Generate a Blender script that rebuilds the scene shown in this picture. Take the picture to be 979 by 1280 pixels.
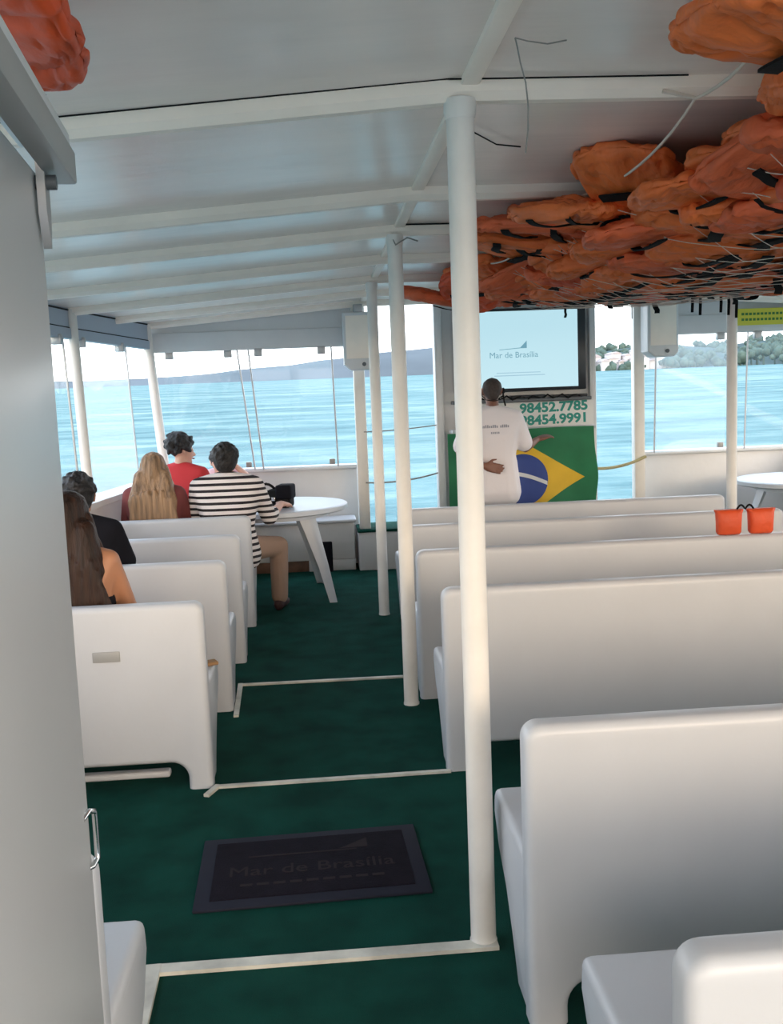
import bpy, bmesh, math, random
from mathutils import Vector, Matrix, noise
random.seed(7)
for o in list(bpy.data.objects): bpy.data.objects.remove(o)
SC = bpy.context.scene
COL = SC.collection
V = Vector
PI = math.pi

# ------------------------------------------------------------------ camera
F = 1250.0
EYE = V((0, 0, 1.62))
Yc = V((397-489.5, 492-640, F)).normalized()
rl = math.radians(2.2)
Xc = V((math.cos(rl), -math.sin(rl), 0)); Xc = (Xc - Yc*Xc.dot(Yc)).normalized()
Zc = Xc.cross(Yc)
if Zc.y > 0: Zc = -Zc
def w_of(c): return V((Xc.dot(c), Yc.dot(c), Zc.dot(c)))
right, up, back = w_of(V((1,0,0))), w_of(V((0,-1,0))), w_of(V((0,0,-1)))
cam = bpy.data.cameras.new('camera'); camo = bpy.data.objects.new('camera', cam); COL.objects.link(camo)
cam.sensor_width = 36; cam.lens = F/1280*36; cam.clip_start = 0.05; cam.clip_end = 6000
camo.matrix_world = Matrix(((right.x,up.x,back.x,EYE.x),(right.y,up.y,back.y,EYE.y),(right.z,up.z,back.z,EYE.z),(0,0,0,1)))
SC.camera = camo

# ------------------------------------------------------------------ exposure, sky
SC.view_settings.view_transform = 'Standard'; SC.view_settings.look = 'None'
SC.view_settings.exposure = 0.5; SC.view_settings.gamma = 1.0
SC.view_settings.use_curve_mapping = False
SC.cycles.use_denoising = True
SC.cycles.max_bounces = 10; SC.cycles.diffuse_bounces = 6; SC.cycles.transparent_max_bounces = 16
world = bpy.data.worlds.new('sky'); SC.world = world; world.use_nodes = True
wn = world.node_tree.nodes; wl = world.node_tree.links
for n in list(wn): wn.remove(n)
tc = wn.new('ShaderNodeTexCoord'); sx = wn.new('ShaderNodeSeparateXYZ')
r1 = wn.new('ShaderNodeValToRGB'); r2 = wn.new('ShaderNodeValToRGB'); r3 = wn.new('ShaderNodeValToRGB')
mx = wn.new('ShaderNodeMixRGB'); bg = wn.new('ShaderNodeBackground'); wo = wn.new('ShaderNodeOutputWorld')
wl.new(tc.outputs['Generated'], sx.inputs[0])
wl.new(sx.outputs['Z'], r1.inputs[0]); wl.new(sx.outputs['Z'], r2.inputs[0])
e = r1.color_ramp.elements
e[0].position = 0.0; e[0].color = (1.0, 1.0, 1.0, 1)
e[1].position = 1.0; e[1].color = (.50, .60, .76, 1)
x = e.new(.12); x.color = (.95, .98, 1.0, 1)
x = e.new(.35); x.color = (.70, .82, .97, 1)
e = r2.color_ramp.elements                      # the low evening glow astern
e[0].position = 0.0; e[0].color = (1.3, 1.06, .80, 1)
e[1].position = 1.0; e[1].color = (.30, .45, .72, 1)
x = e.new(.22); x.color = (1.3, 1.10, .90, 1)
x = e.new(.45); x.color = (.6, .66, .78, 1)
mr = wn.new('ShaderNodeMapRange'); mr.inputs['From Min'].default_value = .15; mr.inputs['From Max'].default_value = -.75
wl.new(sx.outputs['Y'], mr.inputs['Value'])
wl.new(mr.outputs[0], mx.inputs[0]); wl.new(r1.outputs[0], mx.inputs[1]); wl.new(r2.outputs[0], mx.inputs[2])
wl.new(mx.outputs[0], bg.inputs[0]); bg.inputs[1].default_value = 2.9
wl.new(bg.outputs[0], wo.inputs[0])
sun = bpy.data.lights.new('low_sun', 'SUN'); suno = bpy.data.objects.new('low_sun', sun); COL.objects.link(suno)
sun.energy = .7; sun.color = (1.0, .78, .56); sun.angle = math.radians(14)
suno.rotation_euler = V((-.30, .93, -.19)).to_track_quat('-Z', 'Y').to_euler()

# ------------------------------------------------------------------ materials
def mat(name, col, rough=.5, metal=0, var=0.0, vscale=6, bump=0.0, bscale=40, coat=0, stretch=None, spec=None):
    m = bpy.data.materials.new(name); m.use_nodes = True
    N = m.node_tree.nodes; L = m.node_tree.links; b = N['Principled BSDF']
    b.inputs['Base Color'].default_value = (*col, 1); b.inputs['Roughness'].default_value = rough
    b.inputs['Metallic'].default_value = metal
    if coat: b.inputs['Coat Weight'].default_value = coat; b.inputs['Coat Roughness'].default_value = .15
    if spec is not None: b.inputs['Specular IOR Level'].default_value = spec
    t = N.new('ShaderNodeTexCoord'); mp = N.new('ShaderNodeMapping'); L.new(t.outputs['Object'], mp.inputs[0])
    if stretch: mp.inputs['Scale'].default_value = stretch
    if var:
        n = N.new('ShaderNodeTexNoise'); n.inputs['Scale'].default_value = vscale; n.inputs['Detail'].default_value = 5
        L.new(mp.outputs[0], n.inputs[0])
        r = N.new('ShaderNodeValToRGB'); r.color_ramp.elements[0].position = .3; r.color_ramp.elements[1].position = .7
        r.color_ramp.elements[0].color = (*[c*(1-var) for c in col], 1); r.color_ramp.elements[1].color = (*[min(1, c*(1+var)) for c in col], 1)
        L.new(n.outputs[0], r.inputs[0]); L.new(r.outputs[0], b.inputs['Base Color'])
    if bump:
        n = N.new('ShaderNodeTexNoise'); n.inputs['Scale'].default_value = bscale; n.inputs['Detail'].default_value = 4
        L.new(mp.outputs[0], n.inputs[0]); bp = N.new('ShaderNodeBump'); bp.inputs['Strength'].default_value = bump; bp.inputs['Distance'].default_value = .02
        L.new(n.outputs[0], bp.inputs['Height']); L.new(bp.outputs[0], b.inputs['Normal'])
    return m
def glass(name, haze, tint=(.9,.95,1)):
    m = bpy.data.materials.new(name); m.use_nodes = True
    N = m.node_tree.nodes; L = m.node_tree.links
    for n in list(N): N.remove(n)
    o = N.new('ShaderNodeOutputMaterial'); t = N.new('ShaderNodeBsdfTransparent'); t.inputs[0].default_value = (.97,.99,.99,1)
    g = N.new('ShaderNodeBsdfGlossy'); g.inputs['Roughness'].default_value = .03
    d = N.new('ShaderNodeBsdfTranslucent'); d.inputs[0].default_value = (*tint, 1)
    m1 = N.new('ShaderNodeMixShader'); m2 = N.new('ShaderNodeMixShader')
    m1.inputs[0].default_value = .04; m2.inputs[0].default_value = haze
    L.new(t.outputs[0], m1.inputs[1]); L.new(g.outputs[0], m1.inputs[2])
    L.new(m1.outputs[0], m2.inputs[1]); L.new(d.outputs[0], m2.inputs[2]); L.new(m2.outputs[0], o.inputs[0])
    return m
def emit(name, col, s):
    m = bpy.data.materials.new(name); m.use_nodes = True
    b = m.node_tree.nodes['Principled BSDF']; b.inputs['Base Color'].default_value = (.02,.02,.02,1); b.inputs['Roughness'].default_value = .25
    b.inputs['Emission Color'].default_value = (*col, 1); b.inputs['Emission Strength'].default_value = s
    return m
M = {}
M['gel'] = mat('white gelcoat', (.545,.56,.585), .38, var=.03, vscale=3, bump=.03, bscale=30)
M['deck'] = mat('white bounce deck', (.86,.84,.80), .6, var=.04, vscale=3)  # bright, so the added deck reflects more fill light
M['paint'] = mat('white paint', (.66,.66,.66), .4, var=.04, vscale=4, bump=.05, bscale=25)
M['pole'] = mat('pole paint', (.78,.75,.70), .38, var=.05, vscale=7, bump=.06, bscale=30)
M['ceil'] = mat('ceiling gloss panel', (.93,.84,.77), .24, var=.04, vscale=2, bump=.12, bscale=3, stretch=(.6,3,1))
M['beam'] = mat('beam paint', (.95,.85,.74), .45, var=.04, vscale=5)
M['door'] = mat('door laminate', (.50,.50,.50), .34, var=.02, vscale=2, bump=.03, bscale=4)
M['carpet'] = mat('green carpet', (.006,.060,.044), .95, var=.28, vscale=5, bump=.6, bscale=350, spec=.1)
M['trimw'] = mat('pale trim', (.62,.60,.52), .5, var=.25, vscale=9)
M['mat'] = mat('mat rubber', (.012,.010,.016), .9, spec=.1, var=.15, vscale=20, bump=.4, bscale=200)
M['matedge'] = mat('mat border', (.020,.022,.034), .8, spec=.15, var=.1)
M['mattext'] = mat('mat lettering', (.030,.025,.027), .85, spec=.1)
M['orange'] = mat('orange nylon', (.84,.18,.04), .55, var=.16, vscale=4, bump=.7, bscale=9, stretch=(1,2.6,1))
M['red'] = mat('red orange nylon', (.70,.085,.02), .55, var=.2, vscale=4, bump=.25, bscale=22)
M['rust'] = mat('rust orange nylon', (.76,.14,.045), .6, var=.18, vscale=5, bump=.7, bscale=9, stretch=(1,2.6,1))
M['black'] = mat('black webbing', (.010,.010,.010), .8, spec=.15, bump=.2, bscale=200)
M['cord'] = mat('white cord', (.72,.62,.52), .7, bump=.2, bscale=300)
M['greycord'] = mat('grey cord', (.25,.24,.22), .8)
M['chrome'] = mat('chrome', (.75,.75,.75), .15, metal=1)
M['alu'] = mat('grey aluminium', (.42,.42,.43), .35, metal=.6)
M['plate'] = mat('grey plate', (.33,.33,.32), .4)
M['fascia'] = mat('blue grey fascia', (.36,.42,.50), .4)
M['plastic'] = mat('white plastic', (.62,.66,.72), .35)
M['grey'] = mat('dark grey metal', (.10,.11,.12), .45)
M['glass'] = glass('clear pane', .015)
M['haze'] = glass('hazy pane', .09, (.92,.97,1.0))
M['haze2'] = glass('hazy side pane', .15, (.92,.97,1.0))
M['soft'] = glass('slightly hazy pane', .035)
M['wood'] = mat('brown wood', (.17,.085,.05), .6, var=.3, vscale=10, stretch=(1,8,1))
M['tan'] = mat('tan cloth', (.32,.18,.08), .8, bump=.3)
M['tvblack'] = mat('tv bezel', (.012,.014,.02), .3)
M['screen'] = emit('tv picture', (.52,.80,.90), .66)
M['logo'] = emit('tv picture lettering', (.16,.42,.55), .55)
M['logo2'] = emit('tv picture faint line', (.34,.58,.74), .62)
M['board'] = mat('white board', (.74,.74,.72), .45)
M['teal'] = mat('teal lettering', (.01,.27,.22), .5)
M['fgreen'] = mat('flag green', (.012,.17,.07), .7, var=.12, vscale=5, bump=.15, bscale=8)
M['fyellow'] = mat('flag yellow', (.72,.46,.03), .7, var=.06, bump=.15, bscale=8)
M['fblue'] = mat('flag blue', (.035,.07,.28), .7, var=.08, bump=.15, bscale=8)
M['fwhite'] = mat('flag white', (.7,.72,.74), .7)
M['yellow'] = mat('yellow banner', (.62,.58,.05), .5)
M['ygreen'] = mat('green banner lettering', (.05,.18,.03), .5)
M['ropey'] = mat('yellowish rope', (.45,.40,.22), .8, bump=.3, bscale=120)
M['skinp'] = mat('fair skin', (.62,.36,.27), .5)
M['skinm'] = mat('tanned skin', (.42,.19,.10), .5, var=.06)
M['skind'] = mat('brown skin', (.20,.085,.055), .45, var=.06)
M['hairb'] = mat('brown hair', (.026,.011,.006), .5, spec=.25, var=.6, vscale=14, bump=.5, bscale=30, stretch=(3,3,.25))
M['hairl'] = mat('blonde hair', (.25,.15,.08), .5, var=.5, vscale=14, bump=.5, bscale=30, stretch=(3,3,.25))
M['hairk'] = mat('black hair', (.010,.008,.008), .6, bump=.6, bscale=60)
M['hairg'] = mat('cropped greying hair', (.05,.035,.03), .7, var=.3, vscale=60)
M['redtee'] = mat('red cotton', (.52,.025,.03), .8, bump=.2, bscale=14)
M['marl'] = mat('dark red knit', (.17,.04,.04), .85, bump=.2, bscale=14)
M['darkcloth'] = mat('black cloth', (.010,.010,.014), .9, spec=.12)
M['whitetee'] = mat('white cotton', (.78,.74,.76), .8, bump=.25, bscale=9)
M['print'] = mat('shirt print', (.30,.31,.36), .8)
M['pink'] = mat('pale pink cotton', (.66,.40,.42), .8, bump=.2, bscale=12)
M['beige'] = mat('beige cotton', (.36,.24,.18), .85, bump=.2, bscale=14)
M['shoe'] = mat('dark shoe', (.05,.02,.02), .6)
M['lip'] = mat('lip', (.32,.10,.08), .5)
M['eye'] = mat('eye white', (.7,.7,.68), .3)
def stripes():
    m = bpy.data.materials.new('striped jersey'); m.use_nodes = True
    N = m.node_tree.nodes; L = m.node_tree.links; b = N['Principled BSDF']; b.inputs['Roughness'].default_value = .85
    t = N.new('ShaderNodeTexCoord'); s = N.new('ShaderNodeSeparateXYZ'); L.new(t.outputs['Object'], s.inputs[0])
    a = N.new('ShaderNodeMath'); a.operation = 'DIVIDE'; a.inputs[1].default_value = .044; L.new(s.outputs['Z'], a.inputs[0])
    f = N.new('ShaderNodeMath'); f.operation = 'FRACT'; L.new(a.outputs[0], f.inputs[0])
    r = N.new('ShaderNodeValToRGB'); r.color_ramp.interpolation = 'CONSTANT'
    r.color_ramp.elements[0].color = (.75,.70,.70,1); r.color_ramp.elements[1].position = .56; r.color_ramp.elements[1].color = (.015,.012,.016,1)
    L.new(f.outputs[0], r.inputs[0]); L.new(r.outputs[0], b.inputs['Base Color'])
    return m
M['stripe'] = stripes()

# ------------------------------------------------------------------ mesh helpers
def put(name, bm, m, parent=None, smooth=True, angle=40):
    me = bpy.data.meshes.new(name)
    bmesh.ops.recalc_face_normals(bm, faces=bm.faces)
    bm.to_mesh(me); bm.free()
    return put_mesh(name, me, m, parent, smooth, angle)
def put_mesh(name, me, m, parent=None, smooth=True, angle=40):
    o = bpy.data.objects.new(name, me); COL.objects.link(o)
    if m and not me.materials: me.materials.append(M[m] if isinstance(m, str) else m)
    if smooth:
        me.shade_smooth()
        if angle: me.set_sharp_from_angle(angle=math.radians(angle))
    if parent: o.parent = parent
    return o
def tag(o, label, cat, group=None, kind=None):
    o['label'] = label; o['category'] = cat
    if group: o['group'] = group
    if kind: o['kind'] = kind
    return o
def struct(o, label=None, cat=None):
    o['kind'] = 'structure'
    if label: o['label'] = label
    if cat: o['category'] = cat
    return o
def thing(name, loc, label, cat, group=None, rz=0):
    o = bpy.data.objects.new(name, None); COL.objects.link(o); o.location = loc; o.rotation_euler = (0,0,rz)
    o.empty_display_size = .1
    return tag(o, label, cat, group)
def box(bm, lo, hi, bev=0, seg=2, mtx=None):
    lo, hi = V(lo), V(hi); c = (lo+hi)/2; s = hi-lo
    r = bmesh.ops.create_cube(bm, size=1, matrix=Matrix.Translation(c) @ Matrix.Diagonal((*s, 1)))
    vs = r['verts']
    if bev:
        es = list({e for v in vs for e in v.link_edges})
        q = bmesh.ops.bevel(bm, geom=es, offset=bev, segments=seg, affect='EDGES', profile=.5, clamp_overlap=True)
        vs = list({v for f in q['faces'] for v in f.verts} | {v for v in vs if v.is_valid})
    if mtx: bmesh.ops.transform(bm, matrix=mtx, verts=vs)
    return bm
def tube(bm, pts, r, n=8, closed=False, cap=True):
    pts = [V(p) for p in pts]; rings = []
    nn = len(pts); ref = None
    for i, p in enumerate(pts):
        if closed: d = pts[(i+1) % nn] - pts[i-1]
        else: d = pts[min(i+1, nn-1)] - pts[max(i-1, 0)]
        d.normalize()
        if ref is None: ref = V((0,0,1)) if abs(d.z) < .9 else V((1,0,0))
        a = ref - d*ref.dot(d)
        if a.length < 1e-4: a = d.orthogonal()
        a.normalize(); ref = a; b = d.cross(a)
        rr = r[i] if isinstance(r, (list, tuple)) else r
        rings.append([bm.verts.new(p + (a*math.cos(2*PI*k/n) + b*math.sin(2*PI*k/n))*rr) for k in range(n)])
    m = nn if closed else nn-1
    for i in range(m):
        A, B = rings[i], rings[(i+1) % nn]
        for k in range(n): bm.faces.new((A[k], A[(k+1) % n], B[(k+1) % n], B[k]))
    if cap and not closed:
        bm.faces.new(rings[0][::-1]); bm.faces.new(rings[-1])
    return bm
def prism(bm, poly, axis, a, b, bev=0, seg=2):
    """polygon in the plane across an axis, extruded from a to b"""
    def P(u, v, w):
        return V((w,u,v)) if axis == 'x' else V((u,w,v)) if axis == 'y' else V((u,v,w))
    A = [bm.verts.new(P(u,v,a)) for u, v in poly]; B = [bm.verts.new(P(u,v,b)) for u, v in poly]
    n = len(poly)
    fa = bm.faces.new(A); fb = bm.faces.new(B[::-1])
    for i in range(n): bm.faces.new((A[i], B[i], B[(i+1) % n], A[(i+1) % n]))
    if bev:
        es = list(fa.edges) + list(fb.edges)
        bmesh.ops.bevel(bm, geom=es, offset=bev, segments=seg, affect='EDGES', profile=.5, clamp_overlap=True)
    return bm
def arc(cx, cz, r, a0, a1, n=5):
    return [(cx + r*math.cos(math.radians(a0+(a1-a0)*i/n)), cz + r*math.sin(math.radians(a0+(a1-a0)*i/n))) for i in range(n+1)]
def lathe(bm, prof, c, n=32, sx=1, sy=1):
    rings = []
    for r, z in prof:
        rings.append([bm.verts.new((c[0]+r*sx*math.cos(2*PI*k/n), c[1]+r*sy*math.sin(2*PI*k/n), c[2]+z)) for k in range(n)])
    for A, B in zip(rings, rings[1:]):
        for k in range(n): bm.faces.new((A[k], A[(k+1) % n], B[(k+1) % n], B[k]))
    bm.faces.new(rings[0][::-1]); bm.faces.new(rings[-1])
    return bm
def text_mesh(s, size, extrude=.001, bold=0.0, shear=0):
    c = bpy.data.curves.new('lettering', 'FONT'); c.body = s; c.size = size; c.extrude = extrude; c.offset = bold
    c.align_x = 'CENTER'; c.align_y = 'CENTER'; c.shear = shear; c.resolution_u = 3
    o = bpy.data.objects.new('lettering', c); COL.objects.link(o)
    bpy.context.view_layer.update()
    me = bpy.data.meshes.new_from_object(o.evaluated_get(bpy.context.evaluated_depsgraph_get()))
    bpy.data.objects.remove(o); bpy.data.curves.remove(c)
    return me
def text(name, s, size, m, parent, loc, rot, bold=0.0, extrude=.001, shear=0, sxy=(1,1)):
    me = text_mesh(s, size, extrude, bold, shear); me.materials.clear(); me.materials.append(M[m])
    o = bpy.data.objects.new(name, me); COL.objects.link(o); o.location = loc; o.rotation_euler = rot; o.scale = (sxy[0], sxy[1], 1)
    if parent: o.parent = parent
    return o
def hull(bm, sph):
    pts = []
    for c, r in sph:
        t = bmesh.new(); bmesh.ops.create_icosphere(t, subdivisions=2, radius=1)
        rr = V(r) if isinstance(r, (tuple, list)) else V((r,r,r))
        pts += [V(c) + V((v.co.x*rr.x, v.co.y*rr.y, v.co.z*rr.z)) for v in t.verts]; t.free()
    t = bmesh.new()
    for p in pts: t.verts.new(p)
    q = bmesh.ops.convex_hull(t, input=t.verts)
    dead = [g for g in q['geom_interior'] + q['geom_unused'] if isinstance(g, bmesh.types.BMVert)]
    bmesh.ops.delete(t, geom=list(set(dead)), context='VERTS')
    bmesh.ops.recalc_face_normals(t, faces=t.faces)
    me = bpy.data.meshes.new('tmp'); t.to_mesh(me); t.free(); bm.from_mesh(me); bpy.data.meshes.remove(me)
def fuse(bm, voxel, smooth=4):
    """one continuous surface out of overlapping volumes"""
    me = bpy.data.meshes.new('tmp'); bm.to_mesh(me); bm.free()
    o = bpy.data.objects.new('tmp', me); COL.objects.link(o)
    r = o.modifiers.new('r', 'REMESH'); r.mode = 'VOXEL'; r.voxel_size = voxel
    if smooth:
        s = o.modifiers.new('s', 'SMOOTH'); s.iterations = smooth; s.factor = .5
    bpy.context.view_layer.update()
    out = bpy.data.meshes.new_from_object(o.evaluated_get(bpy.context.evaluated_depsgraph_get()))
    bpy.data.objects.remove(o); bpy.data.meshes.remove(me)
    return out

# ================================================================== SETTING
PX = .413                                   # the row of poles left of the middle benches
PX2 = 3.02
ROOF = 2.425
def zroof(x):
    if x < PX: return ROOF - .075*(PX-x)
    if x > PX2: return ROOF - .075*(x-PX2)
    return ROOF
HULL = [(-1.5,-1.98),(1,-1.98),(3,-1.95),(5,-1.87),(7.16,-1.68),(9.05,-1.44),(9.6,-1.36)]
def hullx(y):
    for (y0,x0),(y1,x1) in zip(HULL, HULL[1:]):
        if y <= y1: return x0 + (x1-x0)*(y-y0)/(y1-y0)
    return HULL[-1][1]
MID = 1.70
def hullr(y): return 2*MID - hullx(y)

# floor
bm = bmesh.new()
ys = [h[0] for h in HULL]
A = [bm.verts.new((hullx(y), y, 0)) for y in ys]; B = [bm.verts.new((hullr(y), y, 0)) for y in ys]
for i in range(len(ys)-1): bm.faces.new((A[i], B[i], B[i+1], A[i+1]))
g = bmesh.ops.extrude_face_region(bm, geom=bm.faces[:])
bmesh.ops.translate(bm, vec=(0,0,-.06), verts=[v for v in g['geom'] if isinstance(v, bmesh.types.BMVert)])
struct(put('floor', bm, 'carpet', angle=30), 'dark green carpet on the boat deck', 'floor')
bm = bmesh.new(); box(bm, (-1.98,-6.0,-.06), (5.38,-1.5,0), .01)  # deck out of view, added to bounce daylight onto the ceiling
struct(put('added_bounce_deck', bm, 'deck'), 'open white bounce deck added unseen behind the viewer to light the ceiling', 'floor')
# ceiling
bm = bmesh.new()
def roofx(y): return hullx(y) - .12
ys2 = [-1.5, 1, 3, 5, 7.16, 9.15]
rows = []
for y in ys2:
    l, r = roofx(y), 2*MID - roofx(y)
    rows.append([bm.verts.new((x, y, zroof(x))) for x in (l, PX, PX2, r)])
for a, b in zip(rows, rows[1:]):
    for k in range(3): bm.faces.new((a[k], a[k+1], b[k+1], b[k]))
g = bmesh.ops.extrude_face_region(bm, geom=bm.faces[:])
bmesh.ops.translate(bm, vec=(0,0,.05), verts=[v for v in g['geom'] if isinstance(v, bmesh.types.BMVert)])
struct(put('ceiling', bm, 'ceil', angle=2), 'glossy white panelled roof underside', 'ceiling')
# roof beams: each follows the roof's fold
ordn = ['first', 'second', 'third', 'fourth', 'fifth', 'sixth', 'seventh']
beamY = [2.75, 4.13, 5.03, 6.10, 7.16, 8.15, 9.02]
for i, y in enumerate(beamY):
    bm = bmesh.new(); w = .032; h = .052
    l, r = roofx(y)+.06, 2*MID-roofx(y)-.06
    xs = [l, PX, PX2, r]
    rings = []
    for x in xs:
        z = zroof(x)
        rings.append([bm.verts.new((x, y+dy, z+dz)) for dy, dz in ((-w,0),(-w,-h*.6),(-w*.5,-h),(w*.5,-h),(w,-h*.6),(w,0))])
    for a, b in zip(rings, rings[1:]):
        for k in range(6): bm.faces.new((a[k], a[(k+1) % 6], b[(k+1) % 6], b[k]))
    bm.faces.new(rings[0]); bm.faces.new(rings[-1][::-1])
    lab = ['white roof crossbeam nearest the camera, carried by the front pole', 'second white roof crossbeam, between the near pole and the middle pole',
           'third white roof crossbeam, over the second pole', 'fourth white roof crossbeam, just beyond the second pole',
           'fifth white roof crossbeam, over the third pole', 'sixth white roof crossbeam, one before the bow windows',
           'farthest white roof crossbeam, right above the bow windows'][i]
    tag(put('roof_beam', bm, 'beam', angle=35), lab, 'beam')
bm = bmesh.new(); box(bm, (PX+.00, -1.4, ROOF-.016), (PX+.05, 8.98, ROOF+.01), .006)
tag(put('ridge_beam', bm, 'beam'), 'long white beam running fore and aft along the roof fold above the poles', 'beam')
# black strips put in as the shadow gap above two beams, then a wire
def cable(pts, r, m, name, label, cat='cable'):  # draws the two shadow gap strips as well as the wire
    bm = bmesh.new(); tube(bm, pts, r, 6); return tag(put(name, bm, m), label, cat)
cable([(roofx(2.7)+.2, 2.705, zroof(roofx(2.7)+.2)-.004), (PX-.05, 2.705, ROOF-.004), (PX+.05, 2.70, ROOF-.006), (1.02, 2.705, ROOF-.004)], .0024, 'black', 'shadow_strip_and_wire', 'thin black strip put in as the shadow gap atop the nearest roof beam')
cable([(PX+.04, 4.985, ROOF-.004), (.8, 4.98, ROOF-.006), (1.3, 4.985, ROOF-.004)], .004, 'black', 'shadow_strip_and_wire', 'thin black strip put in as the shadow gap atop the roof beam over the second pole')
cable([(.42, 3.05, ROOF-.012), (.62, 3.35, ROOF-.02), (.72, 3.45, ROOF-.006)], .0026, 'black', 'shadow_strip_and_wire', 'short thin black wire crossing the ceiling behind the nearest pole')
# carpet trims
def trim(n, pts, w=.03, h=.012):
    bm = bmesh.new()
    for k_, (a, b) in enumerate(zip(pts, pts[1:])):
        if k_: h -= .002
        a, b = V((*a,0)), V((*b,0)); d = (b-a).normalized(); s = V((-d.y, d.x, 0))*w/2
        a = a - (d*w*.45 if k_ else d*0); b = b + d*w*.45
        prof = [bm.verts.new(p) for p in (a-s, a+s, a+s+V((0,0,h)), a-s+V((0,0,h)))]
        q = [bm.verts.new(p) for p in (b-s, b+s, b+s+V((0,0,h)), b-s+V((0,0,h)))]
        for k in range(4): bm.faces.new((prof[k], prof[(k+1)%4], q[(k+1)%4], q[k]))
        bm.faces.new(prof[::-1]); bm.faces.new(q)
    struct(put('trim_%d' % n, bm, 'trimw', angle=20), 'pale strip edging the green carpet', 'trim')
trim(1, [(-.53,2.1), (-.545,2.72), (.43,2.72)], .045, .014)
trim(2, [(-.53,3.97), (-.495,4.06), (.48,4.07)], .024)
trim(3, [(-.49,4.98), (-.51,5.54), (.40,5.52)], .026)

# hull sides with the low wall, sill, posts and fascia
for side, nm in ((0, 'wall_left'), (1, 'wall_right')):
    bm = bmesh.new()
    fx = hullx if side == 0 else hullr
    sgn = -1 if side == 0 else 1
    yy = [-1.4, 1, 3, 5, 7.16, 9.05, 9.5]
    ring = []
    for y in yy:
        x = fx(y)
        ring.append([bm.verts.new(p) for p in ((x-sgn*.14, y, 0), (x-sgn*.10, y, .88), (x-sgn*.16, y, .90), (x-sgn*.16, y, .94), (x+sgn*.06, y, .94), (x+sgn*.06, y, 0))])
    for a, b in zip(ring, ring[1:]):
        for k in range(6): bm.faces.new((a[k], a[(k+1)%6], b[(k+1)%6], b[k]))
    bm.faces.new(ring[0]); bm.faces.new(ring[-1][::-1])
    struct(put(nm, bm, 'paint', angle=25), 'low white side wall of the boat', 'wall')
# front low walls either side of the bow doors, wall behind the television
bm = bmesh.new(); box(bm, (hullx(9.45)+.02, 9.42, 0), (.34, 9.50, .93), .012); box(bm, (hullx(9.45)+.02, 9.38, .91), (.34, 9.53, .95), .01)
struct(put('wall_front_left', bm, 'paint'), 'low white wall under the bow window', 'wall')
bm = bmesh.new(); box(bm, (3.04, 9.42, 0), (hullr(9.45)-.02, 9.50, .93), .012); box(bm, (3.04, 9.38, .91), (hullr(9.45)-.02, 9.53, .95), .01)
struct(put('wall_front_right', bm, 'paint'), 'low white wall right of the bow opening', 'wall')
bm = bmesh.new(); box(bm, (1.10, 9.06, 0), (2.52, 9.14, zroof(1.5)-.01), .01); box(bm, (1.06, 9.00, 0), (1.13, 9.16, zroof(1.5)-.01), .012); box(bm, (2.47, 9.00, 0), (2.53, 9.16, zroof(1.5)-.01), .012)
struct(put('wall_front', bm, 'paint'), 'white bow bulkhead that carries the television', 'wall')
# header boards above the bow windows
bm = bmesh.new(); box(bm, (hullx(9.1)-.02, 9.06, 2.03), (.30, 9.11, 2.20), .008); prism(bm, [(hullx(9.1)-.02,2.19),(.45,2.19),(.45,ROOF),(PX,ROOF),(hullx(9.1)-.02,zroof(hullx(9.1)-.02))], 'y', 9.09, 9.12)
struct(put('trim_4', bm, 'paint'), 'white header board above the left bow window', 'trim')
bm = bmesh.new(); box(bm, (3.05, 9.06, 2.03), (hullr(9.1)+.02, 9.11, 2.20), .008); prism(bm, [(2.9,2.19),(hullr(9.1)+.02,2.19),(hullr(9.1)+.02,zroof(hullr(9.1)+.02)),(PX2,ROOF),(2.9,ROOF)], 'y', 9.09, 9.12)
struct(put('trim_5', bm, 'paint'), 'white header board above the right bow window', 'trim')
# blue grey fascia with dark seams along both sides
for side in (0, 1):
    fx = hullx if side == 0 else hullr
    sgn = -1 if side == 0 else 1
    bm = bmesh.new(); bs = bmesh.new()
    for y0, y1 in ((-1.4,1),(1,3),(3,5),(5,7.16),(7.16,9.05)):
        for lo, hi_, off in ((2.14, None, 0), (2.06, 2.13, .012)):
            q = []
            for y in (y0, y1):
                x = fx(y); hi = hi_ or zroof(x)+.004
                q.append([bm.verts.new(p) for p in ((x-sgn*off, y, lo), (x-sgn*off, y, hi), (x+sgn*.05, y, hi), (x+sgn*.05, y, lo))])
            for k in range(4): bm.faces.new((q[0][k], q[0][(k+1)%4], q[1][(k+1)%4], q[1][k]))
            bm.faces.new(q[0]); bm.faces.new(q[1][::-1])
        for q in (0, 1):
            tube(bs, [(fx(y), y, zroof(fx(y))-.012 if q else 2.134) for y in (y0, y1)], .006, 6)
    o = struct(put('trim_%d' % (6+side), bm, 'fascia', angle=20), 'blue grey fascia board along the top of the side windows', 'trim')
    put('seam', bs, 'black', o)

# window posts
def post(p0, p1, r, label, name='window_post', m='pole'):
    bm = bmesh.new(); tube(bm, [p0, p1], r, 14)
    return tag(put(name, bm, m), label, 'post')
post((hullx(9.05)+.06, 9.0, .93), (hullx(9.05)-.03, 9.0, 2.28), .042, 'slanting white corner post where side and bow windows meet')
post((hullx(7.16)+.04, 7.16, .93), (hullx(7.16)+.01, 7.16, 2.26), .036, 'slanting white side window post beyond the white door')
post((hullx(5.03)+.04, 5.03, .93), (hullx(5.03)+.01, 5.03, 2.26), .036, 'white side window post hidden behind the door edge')
post((hullr(9.05)-.06, 9.0, .93), (hullr(9.05)+.03, 9.0, 2.28), .042, 'white corner post at the right end of the bow windows')
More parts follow.
